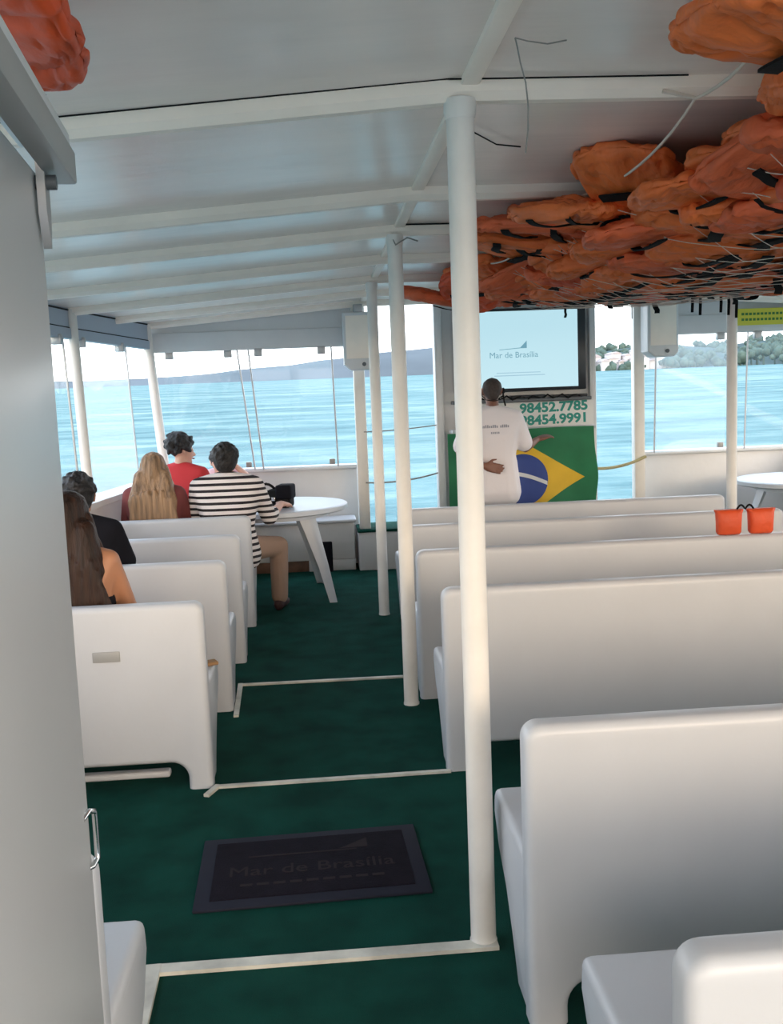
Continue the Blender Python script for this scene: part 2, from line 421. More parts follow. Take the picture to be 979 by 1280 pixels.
# flat posts framing the bow openings
bm = bmesh.new(); box(bm, (.33, 9.06, .34), (.43, 9.16, 2.37), .01)
tag(put('opening_post', bm, 'pole'), 'white square post under the left loudspeaker beside the bow step', 'post')
bm = bmesh.new(); box(bm, (2.90, 9.06, 0), (3.0, 9.16, 2.37), .012)
tag(put('opening_post', bm, 'pole'), 'white square post under the right loudspeaker', 'post')

# windows: frameless sliding panes
def pane_quad(bm, a, b, c, d, t=.006):
    P = [V(p) for p in (a,b,c,d)]; n = (P[1]-P[0]).cross(P[3]-P[0]).normalized()*t
    A = [bm.verts.new(p) for p in P]; B = [bm.verts.new(p+n) for p in P]
    bm.faces.new(A[::-1]); bm.faces.new(B)
    for k in range(4): bm.faces.new((A[k], A[(k+1)%4], B[(k+1)%4], B[k]))
def window(n, corners, m, label, frames=(1,1,0,0), clampn=2):
    """corners: bottom a, bottom b, top b, top a"""
    a, b, c, d = [V(p) for p in corners]
    bm = bmesh.new(); pane_quad(bm, a, b, c, d)
    o = struct(put('window_%d' % n, bm, m, smooth=False), label, 'window')
    for k, (p, q) in enumerate(((a,d),(b,c),(a,b),(d,c))):
        if frames[k]:
            e = bmesh.new(); tube(e, [p, q], .008, 6); put('edge_strip', e, 'alu', o)
    u = (c-d).normalized()
    for k in range(clampn):
        p = d + (c-d)*(.12 + .76*k/max(1, clampn-1)) + V((0,0,-.03))
        e = bmesh.new(); box(e, p-V((.035,.035,.04)), p+V((.035,.02,.03)), .006); put('clamp', e, 'alu', o)
    p = b + (d-a).normalized()*.05 - u*.05
    e = bmesh.new(); box(e, p-V((.025,.03,.025)), p+V((.025,.02,.025)), .005); put('latch', e, 'plate', o)
    return o
window(1, ((-1.30,9.20,.95), (-.60,9.20,.95), (-.70,9.12,2.04), (-1.38,9.12,2.04)), 'glass', 'clear left pane of the bow window', (0,1,0,0))
window(2, ((-.52,9.17,.95), (.16,9.17,.95), (.14,9.09,2.04), (-.60,9.09,2.04)), 'soft', 'slightly hazy right pane of the bow window')
ya, yb = 7.22, 8.35
window(3, ((hullx(ya)+.03,ya,.95), (hullx(yb)+.03,yb,.95), (hullx(yb)-.01,yb,2.08), (hullx(ya)-.01,ya,2.08)), 'haze2', 'hazy pane of the left side window')
ya, yb = 6.1, 7.0
window(4, ((hullx(ya)+.03,ya,.95), (hullx(yb)+.03,yb,.95), (hullx(yb)-.01,yb,2.08), (hullx(ya)-.01,ya,2.08)), 'glass', 'clear pane of the left side window nearer the door')
window(5, ((3.12,9.17,.95), (3.80,9.17,.95), (3.80,9.09,2.04), (3.12,9.09,2.04)), 'haze', 'hazy left pane of the right bow window', (1,0,0,0))
window(6, ((3.98,9.15,.95), (4.7,9.15,.95), (4.7,9.08,2.04), (3.98,9.08,2.04)), 'glass', 'clear right pane of the right bow window', (1,0,0,0))

# ------------------------------------------------------------------ sea and shore (the boat trims slightly by the bow)
TILT = math.atan(.0195)
bm = bmesh.new(); bmesh.ops.create_grid(bm, x_segments=2, y_segments=2, size=2600)
sea = struct(put('sea', bm, None, smooth=False), 'choppy light blue lake', 'water')
sea.rotation_euler = (TILT, 0, 0); sea.location = (0,0,-.85)
def sea_mat():
    m = bpy.data.materials.new('lake water'); m.use_nodes = True
    N = m.node_tree.nodes; L = m.node_tree.links
    for n in list(N): N.remove(n)
    out = N.new('ShaderNodeOutputMaterial'); df = N.new('ShaderNodeBsdfDiffuse'); gl = N.new('ShaderNodeBsdfGlossy'); gl.inputs['Roughness'].default_value = .22
    ms = N.new('ShaderNodeMixShader'); ms.inputs[0].default_value = .085
    L.new(df.outputs[0], ms.inputs[1]); L.new(gl.outputs[0], ms.inputs[2]); L.new(ms.outputs[0], out.inputs[0])
    t = N.new('ShaderNodeTexCoord')
    def noi(sc, stretch, det, ro):
        mp = N.new('ShaderNodeMapping'); mp.inputs['Scale'].default_value = (stretch, 1, 1); L.new(t.outputs['Object'], mp.inputs[0])
        n = N.new('ShaderNodeTexNoise'); n.inputs['Scale'].default_value = sc; n.inputs['Detail'].default_value = det; n.inputs['Roughness'].default_value = ro
        L.new(mp.outputs[0], n.inputs[0]); return n
    def mul(a, k):
        x = N.new('ShaderNodeMath'); x.operation = 'MULTIPLY'; x.inputs[1].default_value = k; L.new(a, x.inputs[0]); return x.outputs[0]
    def add(a, b):
        x = N.new('ShaderNodeMath'); x.operation = 'ADD'; L.new(a, x.inputs[0]); L.new(b, x.inputs[1]); return x.outputs[0]
    n1 = noi(.9, .35, 6, .6); n2 = noi(.12, .35, 5, .6); n3 = noi(.32, .5, 8, .68); n4 = noi(.05, .3, 6, .65)
    bp = N.new('ShaderNodeBump'); bp.inputs['Strength'].default_value = 1.0; bp.inputs['Distance'].default_value = .6
    L.new(add(mul(n2.outputs[0], 3), n1.outputs[0]), bp.inputs['Height']); L.new(bp.outputs[0], gl.inputs['Normal']); L.new(bp.outputs[0], df.inputs['Normal'])
    r = N.new('ShaderNodeValToRGB'); E = r.color_ramp.elements
    E[0].position = .42; E[0].color = (.040,.140,.158,1); E[1].position = .58; E[1].color = (.225,.350,.340,1)
    x = E.new(.5); x.color = (.108,.236,.245,1)
    L.new(add(add(mul(n3.outputs[0], .45), mul(n2.outputs[0], .30)), mul(n4.outputs[0], .25)), r.inputs[0]); L.new(r.outputs[0], df.inputs['Color'])
    return m
sea.data.materials.append(sea_mat())
def seaz(y): return -.85 + math.tan(TILT)*y
M['hill'] = mat('wooded far shore', (.12,.145,.16), .95, var=.18, vscale=.02, spec=.05)
M['hillr'] = mat('green near shore', (.08,.115,.115), .95, var=.3, vscale=.05, spec=.05)
M['leaf'] = mat('shore tree foliage', (.085,.125,.105), .9, var=.4, vscale=.3, spec=.05)
M['housew'] = mat('pale house walls', (.62,.60,.60), .8)
M['roof'] = mat('house roof', (.40,.36,.36), .8)
def ridge(name, prof, y0, depth, m, label):
    """prof: list of (x/y, top z/y above the camera ray) -> an actual ridge standing at distance y0"""
    bm = bmesh.new(); rows = []
    n = 60; xs = [p[0] for p in prof]
    for i in range(n+1):
        t = xs[0] + (xs[-1]-xs[0])*i/n
        for (a,za),(b,zb) in zip(prof, prof[1:]):
            if a <= t <= b: zt = za+(zb-za)*(t-a)/(b-a); break
        X = t*y0; top = 1.62 + zt*(y0+depth*.5) + noise.noise(V((X*.03, 3, y0)))*y0*.0012
        row = []
        for k in range(7):
            s = k/6; yy = y0 + depth*s
            zz = seaz(yy)-.5 + (top - seaz(yy)) * math.sin(PI*s)**.7
            row.append(bm.verts.new((t*yy if k < 4 else t*(y0+depth*.5), yy, zz + (noise.noise(V((X*.05, s*4, 7)))*y0*.002 if 0 < k < 6 else 0))))
        rows.append(row)
    for a, b in zip(rows, rows[1:]):
        for k in range(6): bm.faces.new((a[k], a[k+1], b[k+1], b[k]))
    return struct(put(name, bm, m, angle=0), label, 'shore')
ridge('far_shore', [(-.55,.022),(-.35,.0215),(-.25,.0215),(-.18,.0205),(-.12,.0235),(-.07,.0265),(0,.033),(.06,.038),(.12,.042),(.2,.040),(.30,.03),(.4,.02)], 480, 160, 'hill', 'dark wooded hills across the lake on the left')
ridge('near_shore', [(.20,.020),(.245,.027),(.30,.034),(.34,.038),(.40,.034),(.44,.036),(.48,.039),(.60,.042),(.75,.03)], 330, 90, 'hillr', 'green shore with houses across the lake on the right')

# ================================================================== POLES
pole_lab = ['thick white pole standing at the aisle edge, nearest the camera', 'second white pole along the aisle, behind the nearest one', 'third white pole along the aisle, farthest of the row']
for y, lb in zip((2.75, 5.03, 7.16), pole_lab):
    t = thing('support_pole', (PX, y, 0), lb, 'pole')
    bm = bmesh.new(); tube(bm, [(0,0,0),(0,0,.02),(0,0,1.2),(0,0,ROOF-.045)], .0375, 20); put('shaft', bm, 'pole', t)
    bm = bmesh.new(); lathe(bm, [(.0405,0),(.0405,.008),(.0385,.014)], (0,0,0), 20); put('foot', bm, 'pole', t)
    bm = bmesh.new(); lathe(bm, [(.039,-.05),(.044,-.03),(.044,0)], (0,0,ROOF-.045), 20); put('collar', bm, 'pole', t)
t = thing('support_pole', (PX2, 7.16, 0), 'white pole on the right, beside the orange pouches and right table', 'pole')
bm = bmesh.new(); tube(bm, [(0,0,0),(0,0,ROOF-.045)], .0375, 20); put('shaft', bm, 'pole', t)
bm = bmesh.new(); lathe(bm, [(.045,0),(.045,.012),(.039,.03)], (0,0,0), 20); put('foot', bm, 'pole', t)

# ================================================================== BENCHES
BH = .79; SH = .43
def bench(x0, x1, y0, label, plate=False, pipe=False, depth=.475):
    t = thing('bench', (x0 if x1 > 0 else x1, y0, 0), label, 'bench')
    ox, oy = t.location.x, y0
    L0, L1 = x0-ox, x1-ox
    r = .044; lw = .10; cz = .115; bv = .024; th = .085
    def outline(q):
        a, b = L0+q, L1-q
        p = [(a, 0), (L0+lw-q, 0)] + arc(L0+lw+.07, cz-.07, .07+q, 180, 90, 7) + arc(L1-lw-.07, cz-.07, .07+q, 90, 0, 7) + [(L1-lw+q, 0), (b, 0)]
        return p + arc(L1-r, BH-r, r-q, 0, 90, 7) + arc(L0+r, BH-r, r-q, 90, 180, 7)
    bm = bmesh.new(); rings = []
    prof = [(bv*(1-math.cos(math.radians(k*22.5))), bv*(1-math.sin(math.radians(k*22.5)))) for k in range(5)]
    prof = prof + [(th-y_, q_) for y_, q_ in reversed(prof)]
    for y_, q_ in prof: rings.append([bm.verts.new((u, y_, v)) for u, v in outline(q_)])
    for A, B in zip(rings, rings[1:]):
        for k in range(len(A)): bm.faces.new((A[k], A[(k+1) % len(A)], B[(k+1) % len(A)], B[k]))
    bm.faces.new(rings[0]); bm.faces.new(rings[-1][::-1])
    put('backrest', bm, 'gel', t, angle=50)
    bm = bmesh.new(); box(bm, (L0+.005, .06, SH-.06), (L1-.005, depth, SH), .022, 3); put('seat', bm, 'gel', t, angle=50)
    e_ = depth-.475
    side = [(.07, SH-.02), (.46+e_, SH-.02), (.465+e_, SH-.07), (.40+e_, SH-.16), (.30+e_*.7, .22), (.22+e_*.5, .10), (.17+e_*.4, 0), (.06, 0)]
    for s in (0, 1):
        a = L0+.004 if s == 0 else L1-.05
        bm = bmesh.new(); prism(bm, side, 'x', a, a+.046, .01, 2); put('side_panel', bm, 'gel', t, angle=50)
    bm = bmesh.new(); box(bm, (L0+.05, depth-.075, SH-.17), (L1-.05, depth-.045, SH-.05), .006); put('apron', bm, 'gel', t)
    if plate:
        bm = bmesh.new(); c = plate; box(bm, (c[0]-.055, -.005, c[1]-.022), (c[0]+.055, .002, c[1]+.022), .003)
        o = put('label_plate', bm, 'plate', t); o['label'] = 'small grey label plate'
    if pipe:
        bm = bmesh.new(); box(bm, (L0+.05, .15, .0), (L1-.20, .20, .03), .01, 3); put('foot_rail', bm, 'gel', t)
    return t
leftspec = [(1.76, 'white bench at the bottom left, only its seat end showing past the door', 0),
            (4.06, 'white bench left of the aisle with a grey plate on its back', 1),
            (5.08, 'white left bench right in front of the bare-shouldered woman', 0),
            (6.02, 'white left bench, third back ahead of the plate bench side', 0),
            (6.98, 'white left bench the striped-shirt man and blonde woman sit on', 0)]
leftspec[3] = (6.02, 'white left bench just behind the one with the striped-shirt man', 0)
for y, lb, fl in leftspec:
    xl = hullx(y)+.16
    if y < 2: xl = -1.7
    bench(xl, -.51 if y > 2 else -.45, y, lb, plate=((-.40, .585) if fl else False), pipe=bool(fl))
rightspec = [(1.31, .49, 'white bench at the bottom right corner, nearest the camera', 2.9),
             (2.335, .466, 'big white bench just right of the nearest pole', 2.9),
             (4.07, .478, 'white bench right of the aisle, second back beyond the nearest pole', 2.9),
             (5.09, .47, 'white right bench the orange pouches rest behind', 2.9),
             (6.06, .50, 'white right bench, second from the television', 2.9),
             (6.93, .52, 'white right bench closest to the television and the standing man', 2.88)]
rightspec[3] = (5.09, .47, 'white right bench with orange pouches lying at its top edge', 2.9)
for y, xl, lb, xr in rightspec: bench(xl, xr, y, lb, depth=.64 if y < 2 else .52 if y < 3 else .475)

# ================================================================== DOOR (left foreground)
dd = V((-.097, .995, 0)).normalized()            # along the door, forwards
dn = V((dd.y, -dd.x, 0))                          # towards the aisle
edge = V((-.405, 1.6, 0))
dang = math.atan2(-dd.x, dd.y)
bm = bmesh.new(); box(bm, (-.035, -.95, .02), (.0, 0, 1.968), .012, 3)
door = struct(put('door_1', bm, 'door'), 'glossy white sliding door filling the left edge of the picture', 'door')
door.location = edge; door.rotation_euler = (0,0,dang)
bm = bmesh.new(); tube(bm, [(-.002,-.055,.965), (.004,-.03,.968), (.010,-.012,.96), (.010,-.010,.95), (.010,-.010,.89), (.010,-.012,.88), (.004,-.025,.873), (-.002,-.03,.873)], .0045, 10)
h = put('handle', bm, 'chrome', door); h['label'] = 'chrome pull handle'
bm = bmesh.new(); prism(bm, [(-.06,1.90),(-.06,1.985),(-.02,1.985),(-.02,1.90),(-.035,1.85)], 'x', .004, .016); put('hanger_bracket', bm, 'alu', door)
bm = bmesh.new(); tube(bm, [(.0,-.042,1.945),(.03,-.042,1.945)], .011, 10); put('bolt', bm, 'grey', door)
t = thing('door_rail', edge, 'grey metal sliding rail over the white door', 'rail', rz=dang)
bm = bmesh.new(); box(bm, (.012,-.95,1.958), (.05, .04, 2.008), .004); put('channel', bm, 'plate', t)
bm = bmesh.new(); box(bm, (-.03,-.95,2.008), (.046, .02, 2.032), .006); put('cover', bm, 'paint', t)
for y_ in (-.88, -.62):
    bm = bmesh.new(); box(bm, (-.02,y_,2.03), (.02,y_+.03,zroof(-.35)-.002), .003); put('hanger', bm, 'alu', t)

# ================================================================== DOORMAT
c0, c1, c2, c3 = V((-.475,3.555,0)), V((.275,3.555,0)), V((.30,3.07,0)), V((-.478,3.02,0))
t = thing('doormat', (-.095, 3.295, 0), 'dark rubber doormat with raised lettering on the green carpet', 'doormat', rz=.03)
bm = bmesh.new(); box(bm, (-.385,-.255,0), (.385,.255,.012), .005); put('border', bm, 'matedge', t)
bm = bmesh.new(); box(bm, (-.335,-.205,.010), (.335,.205,.016), .003); put('pile', bm, 'mat', t)
text('lettering', 'Mar de Brasília', .095, 'mattext', t, (0,-.03,.0165), (0,0,0), 0)
bm = bmesh.new(); box(bm, (-.22,.075,.015), (.16,.083,.0172)); prism(bm, [(.1,.09),(.2,.09),(.2,.16)], 'z', .015, .0172)
for i in range(9): box(bm, (-.24+i*.055,-.13,.015), (-.20+i*.055,-.115,.0172))
put('emblem', bm, 'mattext', t)

# ================================================================== FRONT: locker, step, table
t = thing('locker_seat', (-.5, 9.08, 0), 'white locker seat under the left bow window', 'locker')
bm = bmesh.new(); box(bm, (hullx(9.2)+.75, 0, .10), (.78, .33, .44), .012); put('box', bm, 'paint', t)
bm = bmesh.new(); box(bm, (hullx(9.2)+.72, -.03, .44), (.80, .33, .47), .012, 3); put('lid', bm, 'gel', t)
bm = bmesh.new(); box(bm, (.35, .0, 0), (.78, .33, .10), .006); put('plinth', bm, 'paint', t)
bm = bmesh.new(); box(bm, (hullx(9.2)+.75, .02, .0), (.35, .05, .10), .004); o = put('kick_board', bm, 'wood', t); o['label'] = 'brown wooden kick board'
t = thing('locker_seat', (hullx(8.3)+.2, 8.3, 0), 'white locker seat along the left side by the red-shirted person', 'locker')
bm = bmesh.new(); box(bm, (0,-.5,0), (.42,.68,.42), .012); put('box', bm, 'paint', t)
bm = bmesh.new(); box(bm, (0,-.52,.42), (.45,.69,.45), .012, 3); put('lid', bm, 'gel', t)
t = thing('boarding_step', (.48, 9.0, 0), 'small white step with green carpet top at the bow opening', 'step')
bm = bmesh.new(); box(bm, (-.17,0,0), (.55,.5,.35), .008); put('box', bm, 'paint', t)
bm = bmesh.new(); box(bm, (-.175,-.012,.35), (.555,.5,.375), .006); o = put('carpet_top', bm, 'carpet', t); o['label'] = 'green carpet top'
def table(c, R, label, rz):
    t = thing('round_table', (*c, 0), label, 'table', 'round plastic tables', rz)
    del t['group']
    bm = bmesh.new(); lathe(bm, [(R-.05,.700),(R-.012,.700),(R,.708),(R,.738),(R-.01,.745),(R-.05,.746)], (0,0,0), 56); put('table_top', bm, 'plastic', t)
    bm = bmesh.new()
    for r2 in (R*.72,): lathe(bm, [(r2,.655),(r2+.012,.655),(r2+.012,.705),(r2,.705)], (0,0,0), 40)
    put('skirt', bm, 'plastic', t)
    for k in range(4):
        a = PI/4 + k*PI/2
        d = V((math.cos(a), math.sin(a), 0)); s = V((-d.y, d.x, 0))
        bm = bmesh.new(); rings = []
        for f, off, w, th in ((0,R*.97,.038,.028),(.4,R*.84,.055,.036),(.8,R*.68,.085,.045),(1,R*.60,.11,.05)):
            p = d*off + V((0,0,.70*f))
            rings.append([bm.verts.new(p + s*u*w + d*v*th) for u, v in ((-1,-.6),(-.5,.4),(0,1),(.5,.4),(1,-.6),(.5,-.2),(0,.2),(-.5,-.2))])
        for A, B in zip(rings, rings[1:]):
            for q in range(8): bm.faces.new((A[q], A[(q+1)%8], B[(q+1)%8], B[q]))
        bm.faces.new(rings[0][::-1]); bm.faces.new(rings[-1]); put('leg', bm, 'plastic', t, angle=60)
    return t
table((-.40, 8.05), .60, 'round white plastic table with black camera bag on it, left of the bow opening', .12)
table((4.18, 8.25), .62, 'round white plastic table at the right edge behind the benches', .2)
# camera bag
t = thing('camera_bag', (-.40, 7.86, .746), 'black camera bag with a carrying handle on the left round table', 'bag', rz=-.2)
bm = bmesh.new(); box(bm, (-.02,-.07,0), (.14,.07,.12), .02, 3); box(bm, (-.13,-.055,0), (-.01,.055,.085), .02, 3); put('body', bm, 'black', t)
bm = bmesh.new(); box(bm, (.045,-.08,.055), (.15,.075,.15), .015, 3); put('flap', bm, 'darkcloth', t); t.scale = (1.2,1.2,1.2)
bm = bmesh.new(); tube(bm, [V((-.12+.18*i/10, 0, .08+.075*math.sin(PI*i/10))) for i in range(11)], .009, 8); put('handle', bm, 'black', t)
bm = bmesh.new(); box(bm, (.02,-.085,.05), (.045,-.068,.075), .004); o = put('buckle', bm, 'chrome', t); o['label'] = 'bright metal buckle'
bm = bmesh.new(); box(bm, (.06,-.09,.01), (.13,-.065,.06), .01, 2); put('pocket', bm, 'black', t)
# small things
bm = bmesh.new(); box(bm, (-.035,-.03,0), (.03,.03,.018), .008, 3)
o = tag(put('folded_cloth', bm, 'tan'), 'small tan scrap lying on the aisle end of the plate bench seat', 'cloth'); o.location = (-.535, 4.43, SH); o.rotation_euler = (0,0,.4)
bm = bmesh.new(); box(bm, (-.05,-.012,0), (.05,.012,.28), .012, 3)
o = tag(put('dark_bag', bm, 'darkcloth'), 'narrow dark bag leaning on the locker behind the table leg', 'bag'); o.location = (.02, 9.03, 0)

# ================================================================== TELEVISION WALL
t = thing('television', (1.83, 9.0, 1.57), 'black flat television showing a pale blue picture on the bow wall', 'television')
bm = bmesh.new(); box(bm, (-.60,-.03,0), (.60,.05,.74), .01); put('casing', bm, 'tvblack', t)
bm = bmesh.new(); box(bm, (-.585,-.034,.03), (.525,-.029,.715)); s = put('screen', bm, 'screen', t, smooth=False)
text('picture_lettering', 'Mar de Brasília', .074, 'logo', s, (-.06,-.0355,.325), (PI/2,0,0), 0, .0005)
bm = bmesh.new()
prism(bm, [(-.19,.372),(.0,.384),(.06,.384),(.06,.45),(.0,.390),(-.19,.377)], 'y', -.0365, -.035); put('picture_emblem', bm, 'logo', s, smooth=False)
bm = bmesh.new(); box(bm, (-.24,-.0365,.14),(.22,-.035,.148)); box(bm, (-.22,-.0365,.165),(.18,-.035,.172)); put('picture_rule', bm, 'logo2', s, smooth=False)
t = thing('console_shelf', (1.82, 8.97, 1.475), 'dark cluttered shelf right under the television', 'shelf')
bm = bmesh.new(); box(bm, (-.62,-.10,0), (.63,.08,.03), .006); put('board', bm, 'grey', t)
bm = bmesh.new(); box(bm, (-.10,-.08,.03), (.22,.04,.062), .01, 2); box(bm, (.28,-.08,.03), (.60,.04,.055), .008, 2); put('player', bm, 'tvblack', t)
bm = bmesh.new(); tube(bm, [V((-.55+1.1*i/24, -.09+.02*math.sin(i*1.7), .04+.02*math.sin(i*2.3))) for i in range(25)], .008, 6); put('wire', bm, 'black', t)
t = thing('phone_sign', (2.02, 8.93, 1.36), 'white board with two teal phone numbers above the flag', 'sign')
bm = bmesh.new(); box(bm, (-.60,-.012,-.115), (.46,.012,.112), .004); put('board', bm, 'board', t)
text('lettering', '98452.7785', .118, 'teal', t, (.095,-.013,.058), (PI/2,-.02,0), .0042, .001, sxy=(1.12,1))
text('lettering', '98454.9991', .118, 'teal', t, (.095,-.013,-.052), (PI/2,-.02,0), .0042, .001, sxy=(1.12,1))
t = thing('helm_console', (1.83, 8.95, 0), 'white console under the phone sign, covered by the flag', 'console')
bm = bmesh.new(); box(bm, (-.65,-.14,0), (.63,.05,1.24), .05, 4); put('cabinet', bm, 'gel', t)
bm = bmesh.new(); box(bm, (-.66,-.15,1.22), (.64,.05,1.25), .01, 2); put('worktop', bm, 'gel', t)
# flag
fc = V((1.775, 8.76, .785))
t = thing('flag', fc, 'green flag with yellow diamond and blue disc hung on the console', 'flag')
FW, FH = .655, .45
def S(x, z, off=0):
    wob = .012*math.sin(x*14+1.5) * (1 if z < .2 else .4) + .008*math.sin(z*9+x*5)
    bx = x + (.03*math.exp(-((z+.0)/.18)**2) if x > .3 else 0) * max(0, (x-.3)/.35)
    return V((bx, -.02+wob-off, z + .012*math.sin(x*3+.4)))
def cloth(bm, fn, nu, nv, off, th=.003):
    G = [[bm.verts.new(S(*fn(i/nu, j/nv), off)) for j in range(nv+1)] for i in range(nu+1)]
    for i in range(nu):
        for j in range(nv): bm.faces.new((G[i][j], G[i+1][j], G[i+1][j+1], G[i][j+1]))
    bmesh.ops.remove_doubles(bm, verts=bm.verts, dist=1e-5)
    q = bmesh.ops.extrude_face_region(bm, geom=bm.faces[:])
    bmesh.ops.translate(bm, vec=(0,th,0), verts=[v for v in q['geom'] if isinstance(v, bmesh.types.BMVert)])
    return bm
put('field', cloth(bmesh.new(), lambda u,v: ((u*2-1)*FW, (v*2-1)*FH), 40, 24, 0), 'fgreen', t, angle=60)
def rh(u, v):
    x = (u*2-1)*.545; hz = .345*(1-abs(x)/.545); return (x, (v*2-1)*hz)
o = put('diamond', cloth(bmesh.new(), rh, 40, 24, .006, .002), 'fyellow', t, angle=60); o['label'] = 'yellow diamond'
def dsc(u, v):
    a = u*2*PI; return (.23*v*math.cos(a), .23*v*math.sin(a))
o = put('disc', cloth(bmesh.new(), dsc, 60, 12, .012, .002), 'fblue', t, angle=60); o['label'] = 'blue disc'
def bnd(u, v):
    a = math.radians(63-50*u+12); R = .41 + .036*(v-.5); return (-.15+R*math.cos(a)+.02, -.29+R*math.sin(a))
def bnd(u, v):
    x = -.226 + .448*u; z = .075 - .115*u - .055*(2*u-1)**2*0 + .03*math.sin(PI*u) + .035*(v-.5); return (x, z)
o = put('band', cloth(bmesh.new(), bnd, 30, 2, .017, .002), 'fwhite', o, angle=60); o['label'] = 'white curved band'

# loudspeakers
def speaker(x, z, label, w=.28, h=.50):
    t = thing('loudspeaker', (x, 8.93, z), label, 'loudspeaker')
    bm = bmesh.new(); prism(bm, [(-w/2,-h*.40),(-w*.28,-h/2),(w*.36,-h/2),(w/2,-h*.42),(w/2,h/2),(-w/2,h/2)], 'y', -.12, .10, .018, 3); put('cabinet', bm, 'paint', t)
    bm = bmesh.new(); prism(bm, [(-w*.42,-h*.30),(w*.42,-h*.30),(w*.42,h*.44),(-w*.42,h*.44)], 'y', -.126, -.115, .004); put('grille', bm, 'beam', t)
    bm = bmesh.new(); tube(bm, [(w*.12,-.13,-h*.40),(w*.12,-.10,-h*.40)], .018, 12); put('badge', bm, 'grey', t)
    bm = bmesh.new(); box(bm, (-.04,-.04,h/2), (.04,.06,zroof(x)-z-.04), .006); put('bracket', bm, 'alu', t)
speaker(.385, 2.06, 'white loudspeaker hanging left of the bow opening')
speaker(3.09, 2.08, 'white loudspeaker hanging right of the television')
# yellow banner
t = thing('banner', (4.35, 9.02, 2.165), 'narrow yellow banner with green lettering at the right edge', 'banner')
bm = bmesh.new(); box(bm, (-.5,-.006,-.075), (.5,.006,.075)); put('sheet', bm, 'yellow', t, smooth=False)
bm = bmesh.new()
for row in (0,1):
    for i in range(26):
        x = -.46+i*.036
        if random.random() < .85: box(bm, (x,-.0085,.015-row*.05), (x+.024,-.006,.037-row*.05))
put('lettering', bm, 'ygreen', t, smooth=False)
# ropes in the bow openings
def sag(a, b, s, n=14):
    a, b = V(a), V(b); return [a.lerp(b, i/n) - V((0,0,s*4*(i/n)*(1-i/n))) for i in range(n+1)]
bm = bmesh.new(); tube(bm, sag((2.50,9.03,.84), (3.0,9.04,.93), .035), .014, 8)
tag(put('rope', bm, 'ropey'), 'thick yellowish rope slung across the opening right of the flag', 'rope')
bm = bmesh.new(); tube(bm, sag((.40,9.05,.80), (1.09,9.03,.87), .03), .007, 8)
tag(put('rope', bm, 'greycord'), 'thin rope slung low across the bow opening left of the television', 'rope')
bm = bmesh.new(); tube(bm, sag((.40,9.05,1.26), (1.09,9.03,1.30), .01), .005, 8)
tag(put('rope', bm, 'greycord'), 'thin upper rope across the bow opening left of the television', 'rope')
# hanging cords near the nearest pole
bm = bmesh.new(); tube(bm, [(.49,2.38,ROOF-.012),(.497,2.39,ROOF-.03),(.505,2.40,ROOF-.06),(.520,2.415,ROOF-.10),(.528,2.43,ROOF-.15),(.529,2.44,ROOF-.20),(.526,2.46,ROOF-.25)], .0018, 6); tube(bm, [(.62,2.42,ROOF-.006),(.57,2.40,ROOF-.020),(.52,2.385,ROOF-.018),(.49,2.38,ROOF-.012)], .0018, 6)
tag(put('hanging_cord', bm, 'greycord'), 'thin loose cord hanging from the roof above the nearest pole', 'cord')
bm = bmesh.new(); tube(bm, [(PX-.02,5.0,ROOF-.05),(PX-.0,4.98,ROOF-.10),(.47,4.96,ROOF-.07),(.52,4.95,ROOF-.09)], .004, 6)
tag(put('hanging_cord', bm, 'greycord'), 'short grey cord knotted on top of the second pole', 'cord')

# orange pouches on the bench
t = thing('swim_pouches', (2.235, 5.13, .79), 'pair of orange pouches joined by a black strap over the bench edge', 'pouches')
for sx_ in (-1, 1):
    bm = bmesh.new(); rings = []
    for f, w, d in ((0,.075,.035),(.1,.085,.045),(.5,.085,.055),(.85,.09,.05),(1,.105,.03)):
        rings.append([bm.verts.new((sx_*.115 + w*math.copysign(abs(math.cos(a))**.5, math.cos(a)), d*math.copysign(abs(math.sin(a))**.6, math.sin(a)), .005+.165*f)) for a in [2*PI*k/24 for k in range(24)]])
    for A, B in zip(rings, rings[1:]):
        for q in range(24): bm.faces.new((A[q], A[(q+1)%24], B[(q+1)%24], B[q]))
    bm.faces.new(rings[0][::-1]); bm.faces.new(rings[-1]); put('pouch', bm, 'red', t, angle=60)
bm = bmesh.new(); tube(bm, [V((-.06+.12*i/12, -.01, .17+.028*abs(math.sin(PI*i/6)))) for i in range(13)], .007, 8); put('strap', bm, 'black', t)

t.scale = (.76,.76,.8)
